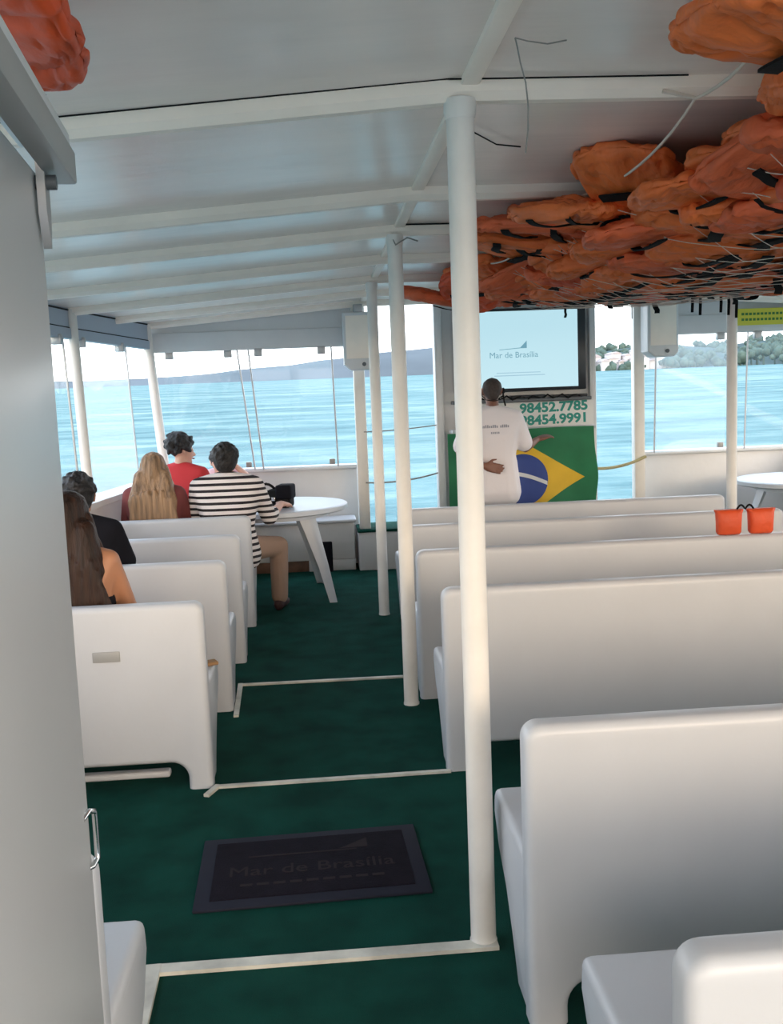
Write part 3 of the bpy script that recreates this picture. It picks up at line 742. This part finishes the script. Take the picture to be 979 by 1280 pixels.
# ================================================================== LIFE JACKETS
def sp(c, e): return math.copysign(abs(c)**e, c)
class Jacket:
    def __init__(s, seed):
        r = random.Random(seed); s.o = V((r.uniform(0,90), r.uniform(0,90), r.uniform(0,90)))
        s.a = r.uniform(.27,.36); s.b = r.uniform(.17,.24); s.c = r.uniform(.042,.055); s.ep = (.4,.55,.9,.45,.7,.4,.6,.5)[seed % 8]; s.ang = r.uniform(0,PI)
    def pt(s, u, v, off=0):
        cu, su = math.cos(u), math.sin(u); cv, sv = math.cos(v), math.sin(v)
        p = V((s.a*sp(cv,.42)*sp(cu,s.ep), s.b*sp(cv,.42)*sp(su,s.ep), s.c*sp(sv,.62)))
        n = V((p.x/s.a**2, p.y/s.b**2, p.z/s.c**2)); n = n.normalized() if n.length > 1e-6 else V((0,0,1))
        q = p + s.o
        ca, sa = math.cos(s.ang), math.sin(s.ang)
        f = V(((q.x*ca+q.y*sa)*11, (-q.x*sa+q.y*ca)*3.5, q.z*6))
        w_ = V((noise.noise(q*3), noise.noise(q*3+V((7,1,4))), noise.noise(q*3+V((2,9,5)))))*.5
        r1_ = 1-min(1, abs(noise.noise(f*.6+w_))*4.5); r2_ = 1-min(1, abs(noise.noise(f*1.3+w_*1.5+V((5,2,8))))*4); r3_ = 1-min(1, abs(noise.noise(f*2.4+w_*2+V((1,6,3))))*4)
        d = .018*noise.noise(q*3.4) - .016*r1_*r1_ - .018*r2_**3 - .014*r3_**3 + .004*noise.noise(q*18)
        return p + n*(d+off)
    def mesh(s, m):
        bm = bmesh.new(); nu, nv = 72, 34
        R = [[bm.verts.new(s.pt(2*PI*i/nu, -PI/2*.985 + PI*.985*j/nv)) for i in range(nu)] for j in range(nv+1)]
        for j in range(nv):
            for i in range(nu): bm.faces.new((R[j][i], R[j][(i+1)%nu], R[j+1][(i+1)%nu], R[j+1][i]))
        bm.faces.new(R[0][::-1]); bm.faces.new(R[-1])
        bmesh.ops.recalc_face_normals(bm, faces=bm.faces)
        me = bpy.data.meshes.new('shell'); bm.to_mesh(me); bm.free(); me.materials.append(M[m]); me.shade_smooth()
        return me
    def strap(s, x0, w=.02, tail=0, skew=0):
        """webbing across the underside"""
        bm = bmesh.new(); A = []; n = 18
        for i in range(n+1):
            y = s.b*(-.95 + 1.5*i/n); x = x0 + skew*y
            z = -s.c*(max(0, 1-(abs(x)/s.a)**2.4-(abs(y)/s.b)**2.4))**.4
            q = V((x,y,z)) + s.o; wob = .035*noise.noise(q*5) + .016*noise.noise(q*13)
            A.append(V((x+wob, y, z-.016-abs(wob)*.3)))
        if tail:
            p = A[-1]; A += [p+V((.01,.01,-.03)), p+V((.02,.012,-.03-tail*.5)), p+V((.018,.02,-.03-tail))]
        V4 = []
        for p in A: V4.append([bm.verts.new(p+V((dx,0,dz))) for dx, dz in ((-w,.004),(w,.004),(w,-.003),(-w,-.003))])
        for a, b in zip(V4, V4[1:]):
            for k in range(4): bm.faces.new((a[k], a[(k+1)%4], b[(k+1)%4], b[k]))
        bm.faces.new(V4[0]); bm.faces.new(V4[-1][::-1])
        bmesh.ops.recalc_face_normals(bm, faces=bm.faces)
        me = bpy.data.meshes.new('strap'); bm.to_mesh(me); bm.free(); me.materials.append(M['black'])
        return me
protos = []
for k in range(8):
    J = Jacket(100+k); m = ('orange','rust','orange','rust','orange','orange','red','orange')[k]
    protos.append((J, J.mesh(m), [J.strap(-.09, .024, 0, .15), J.strap(.10, .018, .035 if k == 3 else 0, -.3)]))
JLAB = 'orange life jacket with black straps packed into the overhead net'
JGRP = 'life jackets in the overhead net'
def jacket(k, loc, rot, label=JLAB, group=JGRP, straps=(0,1), scale=1):
    J, me, st = protos[k]
    t = bpy.data.objects.new('life_jacket', None); COL.objects.link(t); t.location = loc; t.rotation_euler = rot; t.scale = (scale,)*3; t.empty_display_size = .1
    tag(t, label, 'life jacket', group)
    o = bpy.data.objects.new('shell', me); COL.objects.link(o); o.parent = t
    for i in straps:
        s = bpy.data.objects.new('strap', st[i]); COL.objects.link(s); s.parent = t
    return t
NX0, NX1, NY0, NY1 = 1.02, 3.12, 1.75, 7.15
def sagz(x, y):
    """underside of the loaded net"""
    u = min(1, max(0, (x-NX0)/(NX1-NX0)))
    a = min(1, (u/.28))**.55 if u < .28 else (1 if u < .62 else max(0, 1-((u-.62)/.40)**2.2))
    d = .27 + .05*math.exp(-((y-4.4)/1.3)**2) - .05*max(0,(y-6.0))
    if y < 2.6: d -= .10*(2.6-y)
    return ROOF - .04 - d*a
rj = random.Random(21)
row = 0; y = 1.95
while y < 7.1:
    x = NX0 + (.37 if y < 3.5 else .20) + (.14 if row % 2 else 0)
    while x < NX1 - .1:
        jx, jy = x + rj.uniform(-.05,.05), y + rj.uniform(-.05,.05)
        zb = sagz(jx, jy)
        sl = (sagz(jx+.1,jy)-sagz(jx-.1,jy))/.2
        z = min(zb + .06 + rj.uniform(-.008,.022), ROOF-.085)
        jacket(rj.randrange(8), (jx, jy, z), (rj.uniform(-.09,.09), math.atan(-sl)*.5 + rj.uniform(-.08,.08), rj.choice((0,PI)) + rj.gauss(0,.55)), straps=(0,1) if jy < 4.6 else rj.choice(((0,),(1,),(0,),(0,1))))
        x += .28
    y += .21; row += 1
# second layer filling the middle up to the roof is hidden; jackets that show on their own:
jacket(2, (1.09, 2.06, 2.315), (0.05, .05, .12), 'big orange life jacket poking out above the net rope, top right corner', None, (0,))
jacket(1, (.86, 6.95, 2.24), (.2, .1, .6), 'rust orange life jacket poking out at the far left end of the net', None, (1,), .95)
jacket(6, (1.02, 6.6, 2.24), (.1, .3, 1.3), 'rust orange life jacket right behind the nearest pole at the net end', None, (0,), .9)
for jx, jy, jz in ((1.42,2.22,2.31),(1.36,2.46,2.30),(1.5,2.0,2.31),(1.42,2.70,2.27),(1.46,2.98,2.24)): jacket(0, (jx,jy,jz), (.05,-.1,jy*3))
for jx, jy, jz, q in ((1.02,3.95,2.29,5),(1.0,4.4,2.31,1),(.98,4.9,2.31,7)): jacket(q, (jx,jy,jz), (.1,.12,1.3+jy), scale=.8)
# jackets with hanging strap ends over the right pole
for i, (jx, jy, lb) in enumerate(((2.62, 6.75, 'orange life jacket with two loose black straps dangling left of the right pole'), (2.86, 6.85, 'orange life jacket with three loose black straps dangling beside the right pole'))):
    t = jacket(2+i*3, (jx, jy, 2.23), (.1, -.1, .3+i), lb, None, ())
    for q in range(2+i):
        bm = bmesh.new(); x0 = -.06+q*.055
        tube(bm, [(0,0,0),(.003,0,-.04),(0,0,-.11-.02*q)], [.009,.011,.010], 8)
        s = put('strap', bm, 'black', None); s.parent = t
        loc = V((x0, -.02, -.05)); s.matrix_parent_inverse = Matrix.Identity(4)
        e_ = t.rotation_euler.to_matrix().inverted()
        s.location = e_ @ V((x0,-.02,-.05)); s.rotation_euler = e_.to_euler()
# upper left jacket above the door
t = jacket(6, (-.535, 1.72, 2.28), (.45, .06, PI/2+.10), 'red orange life jacket hanging from the roof above the white door', None, (), .9)
bm = bmesh.new(); tube(bm, [(0,0,0),(.03,.04,-.02),(.085,.10,-.045)], [.011,.013,.012], 8)
s = put('strap', bm, 'black', None); s.parent = t
e_ = t.rotation_euler.to_matrix().inverted(); s.location = e_ @ V((-.03,.20,-.06)); s.rotation_euler = e_.to_euler()

# net
t = thing('cargo_net', (NX0, NY0, ROOF), 'white cord net slung under the roof full of life jackets', 'net')
bm = bmesh.new()
def npt(x, y): return V((x-NX0, y-NY0, sagz(x,y) - ROOF - .022 + .012*noise.noise(V((x*5,y*5,1)))))
cell = .25
def diag(x0, y0, sg):
    pts = []; n = 36; ln = (NX1-NX0)
    for i in range(n+1):
        x = NX0+.10 + (ln-.14)*i/n; yy = y0 + sg*(x-NX0)*.8
        if NY0 < yy < NY1 and not (yy < 3.6 and x < NX0+.20): pts.append(npt(x, yy))
        elif len(pts) > 1: break
        else: pts = []
    if len(pts) > 1: tube(bm, pts, .0015, 4, cap=False)
k = NY0 - 2.0
while k < NY1 + 2.0:
    diag(NX0, k, 1); diag(NX0, k, -1); k += cell
put('mesh_cords', bm, 'cord', t)
bm = bmesh.new()
att = [(.80,1.55,2.36),(1.045,2.72,2.365),(1.045,4.13,2.365),(1.06,5.0,2.365),(1.03,6.1,2.36),(1.0,7.12,2.34)]
pts = []
for i, (a, b) in enumerate(zip(att, att[1:])):
    a, b = V(a), V(b)
    for j in range(12):
        f = j/12; p = a.lerp(b, f); w = 4*f*(1-f)
        pts.append(p + V((.04*w, 0, -.045*w)))
pts.append(V(att[-1]))
tube(bm, [p-V((NX0,NY0,ROOF)) for p in pts], .0045, 8); put('border_rope', bm, 'cord', t)
for a in att[1:]:
    bm = bmesh.new(); tube(bm, [V(a)-V((NX0,NY0,ROOF))+V((0,0,.0)), V((a[0]-.06,a[1],ROOF-.045))-V((NX0,NY0,ROOF)), V((a[0]-.09,a[1],ROOF-.04))-V((NX0,NY0,ROOF))], .006, 6); put('lashing', bm, 'cord', t)

# ================================================================== PEOPLE
def hand(bm, wrist, d, n, side, curl=.5, s=1.0):
    """palm, four unequal fingers and a thumb; d points along the hand, n out of the palm"""
    d = V(d).normalized(); n = V(n); n = (n - d*n.dot(d)).normalized(); a = d.cross(n)*side
    w = V(wrist)
    hull(bm, [(w, .024*s), (w+d*.03*s+a*.028*s, .013*s), (w+d*.03*s-a*.028*s, .013*s), (w+d*.088*s+a*.033*s, .011*s), (w+d*.085*s-a*.033*s, .011*s)])
    for i, (o, ln) in enumerate(((.033,.070),(.011,.080),(-.012,.074),(-.034,.058))):
        p = w + d*.088*s + a*o*s; ang = 0; dirv = d
        for seg, (f, r) in enumerate(((.45,.0098),(.32,.009),(.23,.0082))):
            ang += curl*(.5 + .25*seg)
            q = p + (d*math.cos(ang) + n*math.sin(ang) + a*o*1.6)*ln*f*s
            hull(bm, [(p, r*s), (q, r*.93*s)]); p = q
    p = w + d*.028*s + a*.026*s
    q = p + (d*.55 + a*.75 + n*.25).normalized()*.045*s; r = q + (d*.85 + a*.3 + n*.35).normalized()*.032*s
    hull(bm, [(p, .013*s), (q, .0105*s)]); hull(bm, [(q, .0105*s), (r, .009*s)])
def rotz(p, a, c=V((0,0,0))):
    p = V(p)-c; return V((p.x*math.cos(a)-p.y*math.sin(a), p.x*math.sin(a)+p.y*math.cos(a), p.z)) + c
def person(loc, rz, label, J, skin, parts, hair, voxel=.009, w=1.0):
    """J: joints in the person's own frame, facing +Y, right hand at +X"""
    t = thing('person', loc, label, 'person', rz=rz)
    J = {k: (V(v) if not isinstance(v, (float,int,dict)) else v) for k, v in J.items()}
    pel, che, nk, hd = J['pelvis'], J['chest'], J['neck'], J['head']; turn = J.get('turn', 0.0); tilt = J.get('nod', 0.0)
    def trunk(bm, g):
        mid = pel.lerp(che, .45)
        X = V((1,0,0))
        hull(bm, [(pel-X*.085*w, .10*w+g), (pel+X*.085*w, .10*w+g), (mid-X*.07*w, .095*w+g), (mid+X*.07*w, .095*w+g)])
        hull(bm, [(mid-X*.07*w, .095*w+g), (mid+X*.07*w, .095*w+g), (che-X*.085*w, .105*w+g), (che+X*.085*w, .105*w+g)])
        hull(bm, [(che-X*.085*w, .105*w+g), (che+X*.085*w, .105*w+g), (J['shl'], .052*w+g), (J['shr'], .052*w+g), (nk-V((0,0,.02)), .058*w+g)])
    bm = bmesh.new(); trunk(bm, 0)
    hull(bm, [(nk-V((0,.005,.03)), .056*w), (hd-V((0,.015,.06)), .052*w)])
    def H(p):                                               # head-local -> person
        p = V(p); p = V((p.x, p.y*math.cos(tilt)+p.z*math.sin(tilt), -p.y*math.sin(tilt)+p.z*math.cos(tilt)))
        return hd + rotz(p, turn)
    hull(bm, [(H((0,-.022,.025)), .082), (H((0,.018,.02)), .074), (H((0,.045,-.055)), .042), (H((0,.03,-.03)), .062)])
    hull(bm, [(H((0,.068,-.095)), .02), (H((.03,.03,-.075)), .022), (H((-.03,.03,-.075)), .022)])
    hull(bm, [(H((0,.098,-.012)), .008), (H((0,.113,-.038)), .011), (H((.011,.098,-.044)), .008), (H((-.011,.098,-.044)), .008)])
    for s in (-1, 1):
        hull(bm, [(H((s*.08,-.008,.0)), (.010,.014,.018)), (H((s*.084,-.016,.012)), (.009,.014,.014)), (H((s*.078,-.004,-.028)), .009)])
    for s, sd in (('l',-1), ('r',1)):
        sh, el, wr = J['sh'+s], J['el'+s], J['wr'+s]
        hull(bm, [(sh, .050*w), (sh.lerp(el,.5), .045*w), (el, .037*w)]); hull(bm, [(el, .038*w), (el.lerp(wr,.35), .037*w), (wr, .025)])
        hand(bm, wr, J.get('hd'+s, wr-el), J.get('hn'+s, V((0,0,-1))), sd if True else 1, J.get('curl', .45))
        hp, kn, an = J['hp'+s], J['kn'+s], J['an'+s]
        hull(bm, [(hp, .085*w), (kn, .056*w)]); hull(bm, [(kn, .056*w), (kn.lerp(an,.35), .053*w), (an, .036*w)])
        fd = rotz((0,1,0), J.get('ft'+s, 0.0))
        hull(bm, [(an-V((0,0,.03))-fd*.03, .034), (an+V((0,0,-.048))+fd*.16, .022), (an+V((0,0,-.01)), .036), (an+V((0,0,-.05))-fd*.04, .022)])
    put_mesh('body', fuse(bm, voxel, 3), skin, t, angle=0)
    for s in (-1, 1):
        e = bmesh.new(); bmesh.ops.create_icosphere(e, subdivisions=2, radius=.0115, matrix=Matrix.Translation(H((s*.031,.080,.004)))); put('eye', e, 'eye', t)
    e = bmesh.new(); hull(e, [(H((-.020,.096,-.068)), .005), (H((.020,.096,-.068)), .005), (H((0,.101,-.066)), .006)]); put('mouth', e, 'lip', t)
    for nm, m, kind, opt in parts:
        bm = bmesh.new()
        if kind == 'shirt':
            g = opt.get('g', .012); trunk(bm, g)
            hem = opt.get('hem')
            if hem: hull(bm, [(pel+V((-.09*w,0,hem)), .115*w+g), (pel+V((.09*w,0,hem)), .115*w+g), (pel.lerp(che,.3)+V((-.075*w,0,0)), .10*w+g), (pel.lerp(che,.3)+V((.075*w,0,0)), .10*w+g)])
            for s in 'lr':
                sh, el, wr = J['sh'+s], J['el'+s], J['wr'+s]; f = opt.get('sleeve', .65)
                if f <= 1: hull(bm, [(sh, .052*w+g), (sh.lerp(el, f), .046*w+g*1.6)])
                else:
                    hull(bm, [(sh, .052*w+g), (el, .04*w+g*1.2)]); hull(bm, [(el, .04*w+g*1.2), (el.lerp(wr, f-1), .03*w+g)])
            vx = .012
        elif kind == 'top':
            X = V((1,0,0)); mid = pel.lerp(che,.45); g = .008
            hull(bm, [(pel-X*.085*w,.10*w+g),(pel+X*.085*w,.10*w+g),(mid-X*.07*w,.095*w+g),(mid+X*.07*w,.095*w+g)])
            hull(bm, [(mid-X*.07*w,.095*w+g),(mid+X*.07*w,.095*w+g),(che-X*.08*w-V((0,0,.05)),.10*w+g),(che+X*.08*w-V((0,0,.05)),.10*w+g)]); vx = .012
            for s in (-1,1): tube(bm, [che+V((s*.135,-.092*w,-.04)), che+V((s*.135,-.092*w,.06)), J['shr' if s > 0 else 'shl'].lerp(nk,.35)+V((0,-.01,.055)), che+V((s*.085,.11*w,.02))], .010, 8)
            vx = .008
        elif kind == 'legs':
            g = .012; f = opt.get('len', 1.0)
            hull(bm, [(pel-V((.085*w,0,0)), .10*w+g), (pel+V((.085*w,0,0)), .10*w+g), (pel+V((.08*w,0,.07)), .09*w+g), (pel+V((-.08*w,0,.07)), .09*w+g)])
            for s in 'lr':
                hp, kn, an = J['hp'+s], J['kn'+s], J['an'+s]
                if f > .5: hull(bm, [(hp, .088*w+g), (kn, .060*w+g)]); hull(bm, [(kn, .060*w+g), (kn.lerp(an, (f-.5)*2*.95), .05*w+g)])
                else: hull(bm, [(hp, .088*w+g), (hp.lerp(kn, f*2), .064*w+g)])
            vx = .013
        elif kind == 'shoe':
            for s in 'lr':
                e = bmesh.new(); an = J['an'+s]; fd = rotz((0,1,0), J.get('ft'+s, 0.0))
                hull(e, [(an+V((0,0,-.035))-fd*.035, .042), (an+V((0,0,-.05))+fd*.17, .032), (an+V((0,0,-.022))+fd*.05, .042), (an+V((0,0,-.052))-fd*.045, .03)])
                put_mesh('shoe', fuse(e, .01, 3), m, t, angle=0)
            bm.free(); continue
        put_mesh(nm, fuse(bm, vx, 4), m, t, angle=0)
    # hair
    kind, m, opt = hair
    bm = bmesh.new(); rr = random.Random(len(label))
    if kind == 'short':
        g = opt.get('g', .014)
        hull(bm, [(H((0,-.028,.030)), .082+g), (H((0,.012,.040)), .070+g), (H((0,-.045,-.02)), .062+g)])
        for i in range(60):
            a, b_ = rr.uniform(0,2*PI), rr.uniform(-.1,1.45)
            c = V((.084*math.cos(a)*math.cos(b_), -.025+.09*math.sin(a)*math.cos(b_), .03+.085*math.sin(b_)))
            if c.y > .045 and c.z < .07: continue
            hull(bm, [(H(c), opt.get('tuft', .018)), (H(c*1.10), opt.get('tuft', .018)*.7)])
        me = fuse(bm, .007, 2)
    elif kind == 'curly':
        hull(bm, [(H((0,-.028,.035)), .088), (H((0,.01,.045)), .078)])
        for i in range(150):
            a, b_ = rr.uniform(0,2*PI), rr.uniform(-.35,1.5)
            c = V((.095*math.cos(a)*math.cos(b_), -.02+.10*math.sin(a)*math.cos(b_), .035+.095*math.sin(b_)))
            if c.y > .05 and c.z < .06: continue
            hull(bm, [(H(c*1.05), rr.uniform(.016,.027)), (H(c*1.05+V((rr.uniform(-.02,.02),rr.uniform(-.02,.02),rr.uniform(-.02,.02)))), .015)])
        me = fuse(bm, .008, 1)
    elif kind == 'crop':
        hull(bm, [(H((0,-.026,.028)), .0845), (H((0,.008,.030)), .072), (H((0,-.045,-.03)), .055)]); me = fuse(bm, .008, 3)
    else:                                                    # long hair falling down the back
        ln, wd = opt['len'], opt.get('w', .10)
        hull(bm, [(H((0,-.028,.032)), .094), (H((0,.010,.040)), .082), (H((0,-.05,-.04)), .085)])
        base = hd + V((0,-.07,-.05))
        bk = opt.get('back', .02)
        hull(bm, [(base-V((wd*.55,0,0)), .052), (base+V((wd*.55,0,0)), .052), (base+V((-wd*.85,-bk,-.17)), .05), (base+V((wd*.85,-bk,-.17)), .05)])
        hull(bm, [(base+V((-wd*.85,-bk,-.17)), .05), (base+V((wd*.85,-bk,-.17)), .05), (base+V((-wd*.8,-bk-.01,-ln)), .032), (base+V((wd*.7,-bk-.01,-ln)), .032), (base+V((0,-bk-.02,-ln-.04)), .034)])
        for s in (-1,1): hull(bm, [(H((s*.075,-.01,-.0)), .03), (base+V((s*wd,.05,-.18)), .032), (base+V((s*wd*1.05,.03,-ln*.7)), .022)])
        for i in range(opt.get('locks', 16)):
            x = rr.uniform(-1,1)*wd; z0 = -.1 - rr.random()*.1
            p = base + V((x,-bk-.04,z0)); pts = [(p, .012)]
            q = p + V((rr.uniform(-.03,.03)+x*.15,-.008,-(ln+z0)*.6-.02)); r_ = q + V((rr.uniform(-.03,.03),-.004,-(ln+z0)*.5-rr.random()*.05))
            hull(bm, [(p,.016),(q,.016)]); hull(bm, [(q,.016),(r_,.009)])
        me = fuse(bm, .008, 3)
        for v in me.vertices:
            c = v.co; d = noise.noise(V((c.x*45, c.y*30, c.z*4)))*.007 + noise.noise(V((c.x*110, c.y*60, c.z*5)))*.003
            n = V((c.x-hd.x, (c.y-hd.y)*1.5, 0)); n = n.normalized() if n.length > 1e-3 else V((0,0,1))
            v.co = c + n*d
    put_mesh('hair', me, m, t, angle=0)
    return t, J, H

def seated(z=SH, lean=0, sh=.17, H_=.0, arms='lap'):
    J = dict(pelvis=(0,0,z+.11), chest=(0,-.02+lean*.6,z+.40), neck=(0,-.01+lean,z+.575+H_), head=(0,.02+lean*1.1,z+.70+H_),
             shl=(-sh,-.02+lean*.9,z+.515+H_), shr=(sh,-.02+lean*.9,z+.515+H_),
             hpl=(-.09,.02,z+.09), hpr=(.09,.02,z+.09), knl=(-.12,.42,z+.07), knr=(.12,.42,z+.07), anl=(-.12,.40,.085), anr=(.12,.40,.085),
             ell=(-sh-.06,.08+lean,z+.26), elr=(sh+.06,.08+lean,z+.26), wrl=(-.10,.26+lean*.6,z+.19), wrr=(.10,.26+lean*.6,z+.19),
             hdl=(.3,1,-.1), hdr=(-.3,1,-.1))
    return J
# woman with long brown hair, bare shoulders
J = seated(H_=.0, sh=.165); J['turn'] = -.1
person((-1.09, 4.33, 0), -.05, 'woman with long brown hair and bare shoulders, seated behind the door edge', J, 'skinm',
       [('camisole','darkcloth','top',{}), ('shorts','beige','legs',{'len':.4}), ('shoe','shoe','shoe',{})], ('long','hairb',{'len':.37,'w':.14,'locks':30}))
# dark haired person in front of her
J = seated(sh=.165)
person((-1.285, 5.36, 0), 0, 'dark-haired person in black, seated one bench ahead of the brown-haired woman', J, 'skinm',
       [('shirt','darkcloth','shirt',{'sleeve':.7}), ('trousers','darkcloth','legs',{}), ('shoe','shoe','shoe',{})], ('short','hairk',{}))
# blonde woman
J = seated(sh=.165); J['turn'] = .05
person((-1.20, 7.26, 0), 0, 'woman with long straight blonde hair and a dark red top, seated', J, 'skinp',
       [('sweater','marl','shirt',{'sleeve':1.7}), ('trousers','darkcloth','legs',{}), ('shoe','shoe','shoe',{})], ('long','hairl',{'len':.56,'w':.145,'back':.055,'locks':22}))
# striped shirt man
J = seated(sh=.20, H_=.04, lean=.03); J.update(knr=(.33,.30,SH+.06), anr=(.32,.28,.085), elr=(.285,.12,SH+.30), wrr=(.36,.36,.80), hdr=(.3,.8,-.05), hnr=(-.3,0,-1), ftr=-.2)
person((-.685, 7.24, 0), -.03, 'man in a black and white striped shirt, arm resting on the round table', J, 'skinp',
       [('striped_shirt','stripe','shirt',{'sleeve':1.35,'hem':-.06,'g':.016}), ('trousers','beige','legs',{}), ('shoe','shoe','shoe',{})], ('short','hairk',{'g':.018}), w=1.05)
# curly haired person in red
J = seated(z=.45, sh=.185, H_=.05); J['turn'] = -.7
person((-1.13, 8.22, 0), -.35, 'person with dark curly hair in a red shirt, looking out to the right', J, 'skinp',
       [('shirt','redtee','shirt',{'sleeve':.7}), ('trousers','darkcloth','legs',{}), ('shoe','shoe','shoe',{})], ('curly','hairk',{}))
# person in pink behind the striped man
J = seated(z=.47, lean=.16, sh=.20, H_=-.12); J.update(elr=(.27,.30,.80), wrr=(.06,.42,.775), hdr=(-1,.25,0))
J.update(ell=(-.36,.30,.80), wrl=(-.14,.16,1.0), hdl=(.6,-.1,.8), hnl=(1,0,-.3))
person((-.90, 9.22, 0), PI+.0, 'person in a pale pink shirt mostly hidden behind the striped man', J, 'skinp',
       [('shirt','pink','shirt',{'sleeve':.8}), ('trousers','darkcloth','legs',{}), ('shoe','shoe','shoe',{})], ('short','hairk',{}))
# standing man
J = dict(pelvis=(0,0,.90), chest=(0,-.01,1.22), neck=(0,-.01,1.425), head=(0,.02,1.585), shl=(-.185,-.01,1.36), shr=(.185,-.01,1.36),
         hpl=(-.09,0,.86), hpr=(.09,0,.86), knl=(-.11,.02,.47), knr=(.11,.01,.47), anl=(-.12,-.01,.085), anr=(.13,-.02,.085), ftl=.2, ftr=-.2,
         ell=(-.30,-.13,1.10), wrl=(-.11,-.175,.98), hdl=(1,-.05,-.25), hnl=(0,-1,.1), elr=(.275,.02,1.10), wrr=(.42,.20,1.16), hdr=(1,.35,.25), hnr=(0,.3,-1), curl=.35)
t, J, H = person((1.445, 8.28, 0), .0, 'standing man in a white T-shirt with a headset, back turned, under the television', J, 'skind',
       [('tee','whitetee','shirt',{'sleeve':.82,'hem':-.16,'g':.02}), ('trousers','darkcloth','legs',{}), ('shoe','shoe','shoe',{})], ('crop','hairg',{}), voxel=.008, w=1.02)
bm = bmesh.new()
tube(bm, [H((-.092,-.01,.0)), H((-.088,-.045,-.035)), H((-.062,-.080,-.070)), H((0,-.094,-.082)), H((.062,-.080,-.070)), H((.088,-.045,-.035)), H((.098,-.005,.0))], .0035, 8)
hull(bm, [(H((.098,-.005,.0)), (.014,.02,.026))]); tube(bm, [H((.10,0,0)), H((.105,.05,-.04)), H((.07,.11,-.07))], .005, 6)
tube(bm, [H((.085,-.05,-.01)), H((.09,-.07,-.08)), H((.10,-.075,-.125))], .007, 6)
o = put('headset', bm, 'black', t); o['label'] = 'black headset microphone'
bm = bmesh.new(); rr = random.Random(3)
from mathutils.bvhtree import BVHTree
tee = [c for c in t.children if c.name.startswith('tee')][0]
bv = BVHTree.FromPolygons([v.co for v in tee.data.vertices], [p.vertices for p in tee.data.polygons])
def patch(x0, x1, z0, z1):
    q = []
    for x_, z_ in ((x0,z0),(x1,z0),(x1,z1),(x0,z1)):
        h_ = bv.ray_cast(V((x_,-2,z_)), V((0,1,0)))[0]; q.append(V((x_, (h_.y if h_ else -.13)-.002, z_)))
    A = [bm.verts.new(p) for p in q]; B = [bm.verts.new(p+V((0,.006,0))) for p in q]
    bm.faces.new(A); bm.faces.new(B[::-1])
    for k in range(4): bm.faces.new((A[k], B[k], B[(k+1)%4], A[(k+1)%4]))
for i in range(15):
    x = -.115+i*.0155
    if i != 9: patch(x, x+.011, 1.285, 1.285+rr.choice((.018,.024)))
for i in range(5):
    x = -.04+i*.015; patch(x, x+.010, 1.236, 1.252)
o = put('shirt_print', bm, 'print', t, smooth=False); o['label'] = 'grey printed lines on the back of the shirt'

# ================================================================== HOUSES AND TREES ON THE RIGHT SHORE
rh_ = random.Random(5)
def shore_z(tx, f): return 1.62 + f*345
spots = [(.272,.018),(.280,.022),(.289,.0175),(.297,.021),(.306,.017),(.312,.024),(.320,.0195),(.329,.0225),(.337,.018),(.262,.0195),(.300,.026),(.325,.028),(.268,.025),(.345,.022)]
hl = ['pale house on the far right shore, in the cluster right of the television']
for i, (tx, f) in enumerate(spots):
    Y = 322 + rh_.uniform(-4,4); X = tx*Y; z = 1.62 + f*Y
    t = thing('house', (X, Y, z-4), hl[0], 'house', 'houses on the right shore')
    w_, h_ = rh_.uniform(1.6,3.4), rh_.uniform(1.2,2.2)
    bm = bmesh.new(); box(bm, (-w_/2,-2,0), (w_/2,6,4+h_*.5)); put('wall', bm, 'housew', t, smooth=False)
    bm = bmesh.new(); prism(bm, [(-w_/2-.3,4+h_*.5),(w_/2+.3,4+h_*.5),(0,4+h_*.95)], 'y', -2.4, 6.2); put('roof', bm, 'roof', t, smooth=False)
bm = bmesh.new()
for i in range(230):
    tx = rh_.uniform(.22,.62); Y = rh_.uniform(318,372)
    f = .0155 + (Y-318)/54*.020 + rh_.uniform(-.001,.001) + (.004 if tx > .43 else 0)
    c = V((tx*Y, Y, 1.62+f*Y))
    for q in range(3):
        r_ = rh_.uniform(.9,2.0)
        bmesh.ops.create_icosphere(bm, subdivisions=1, radius=r_, matrix=Matrix.Translation(c+V((rh_.uniform(-1.5,1.5),rh_.uniform(-1,1),rh_.uniform(-1.2,.8)))))
    tube(bm, [c-V((0,0,6)), c], .3, 5)
for v in bm.verts: v.co += V((noise.noise(v.co*1.3), noise.noise(v.co*1.3+V((9,0,0))), noise.noise(v.co*1.3+V((0,9,0)))))*.5
tag(put('shore_trees', bm, 'leaf', angle=0), 'dark green trees covering the far right shore', 'trees', None, 'stuff')
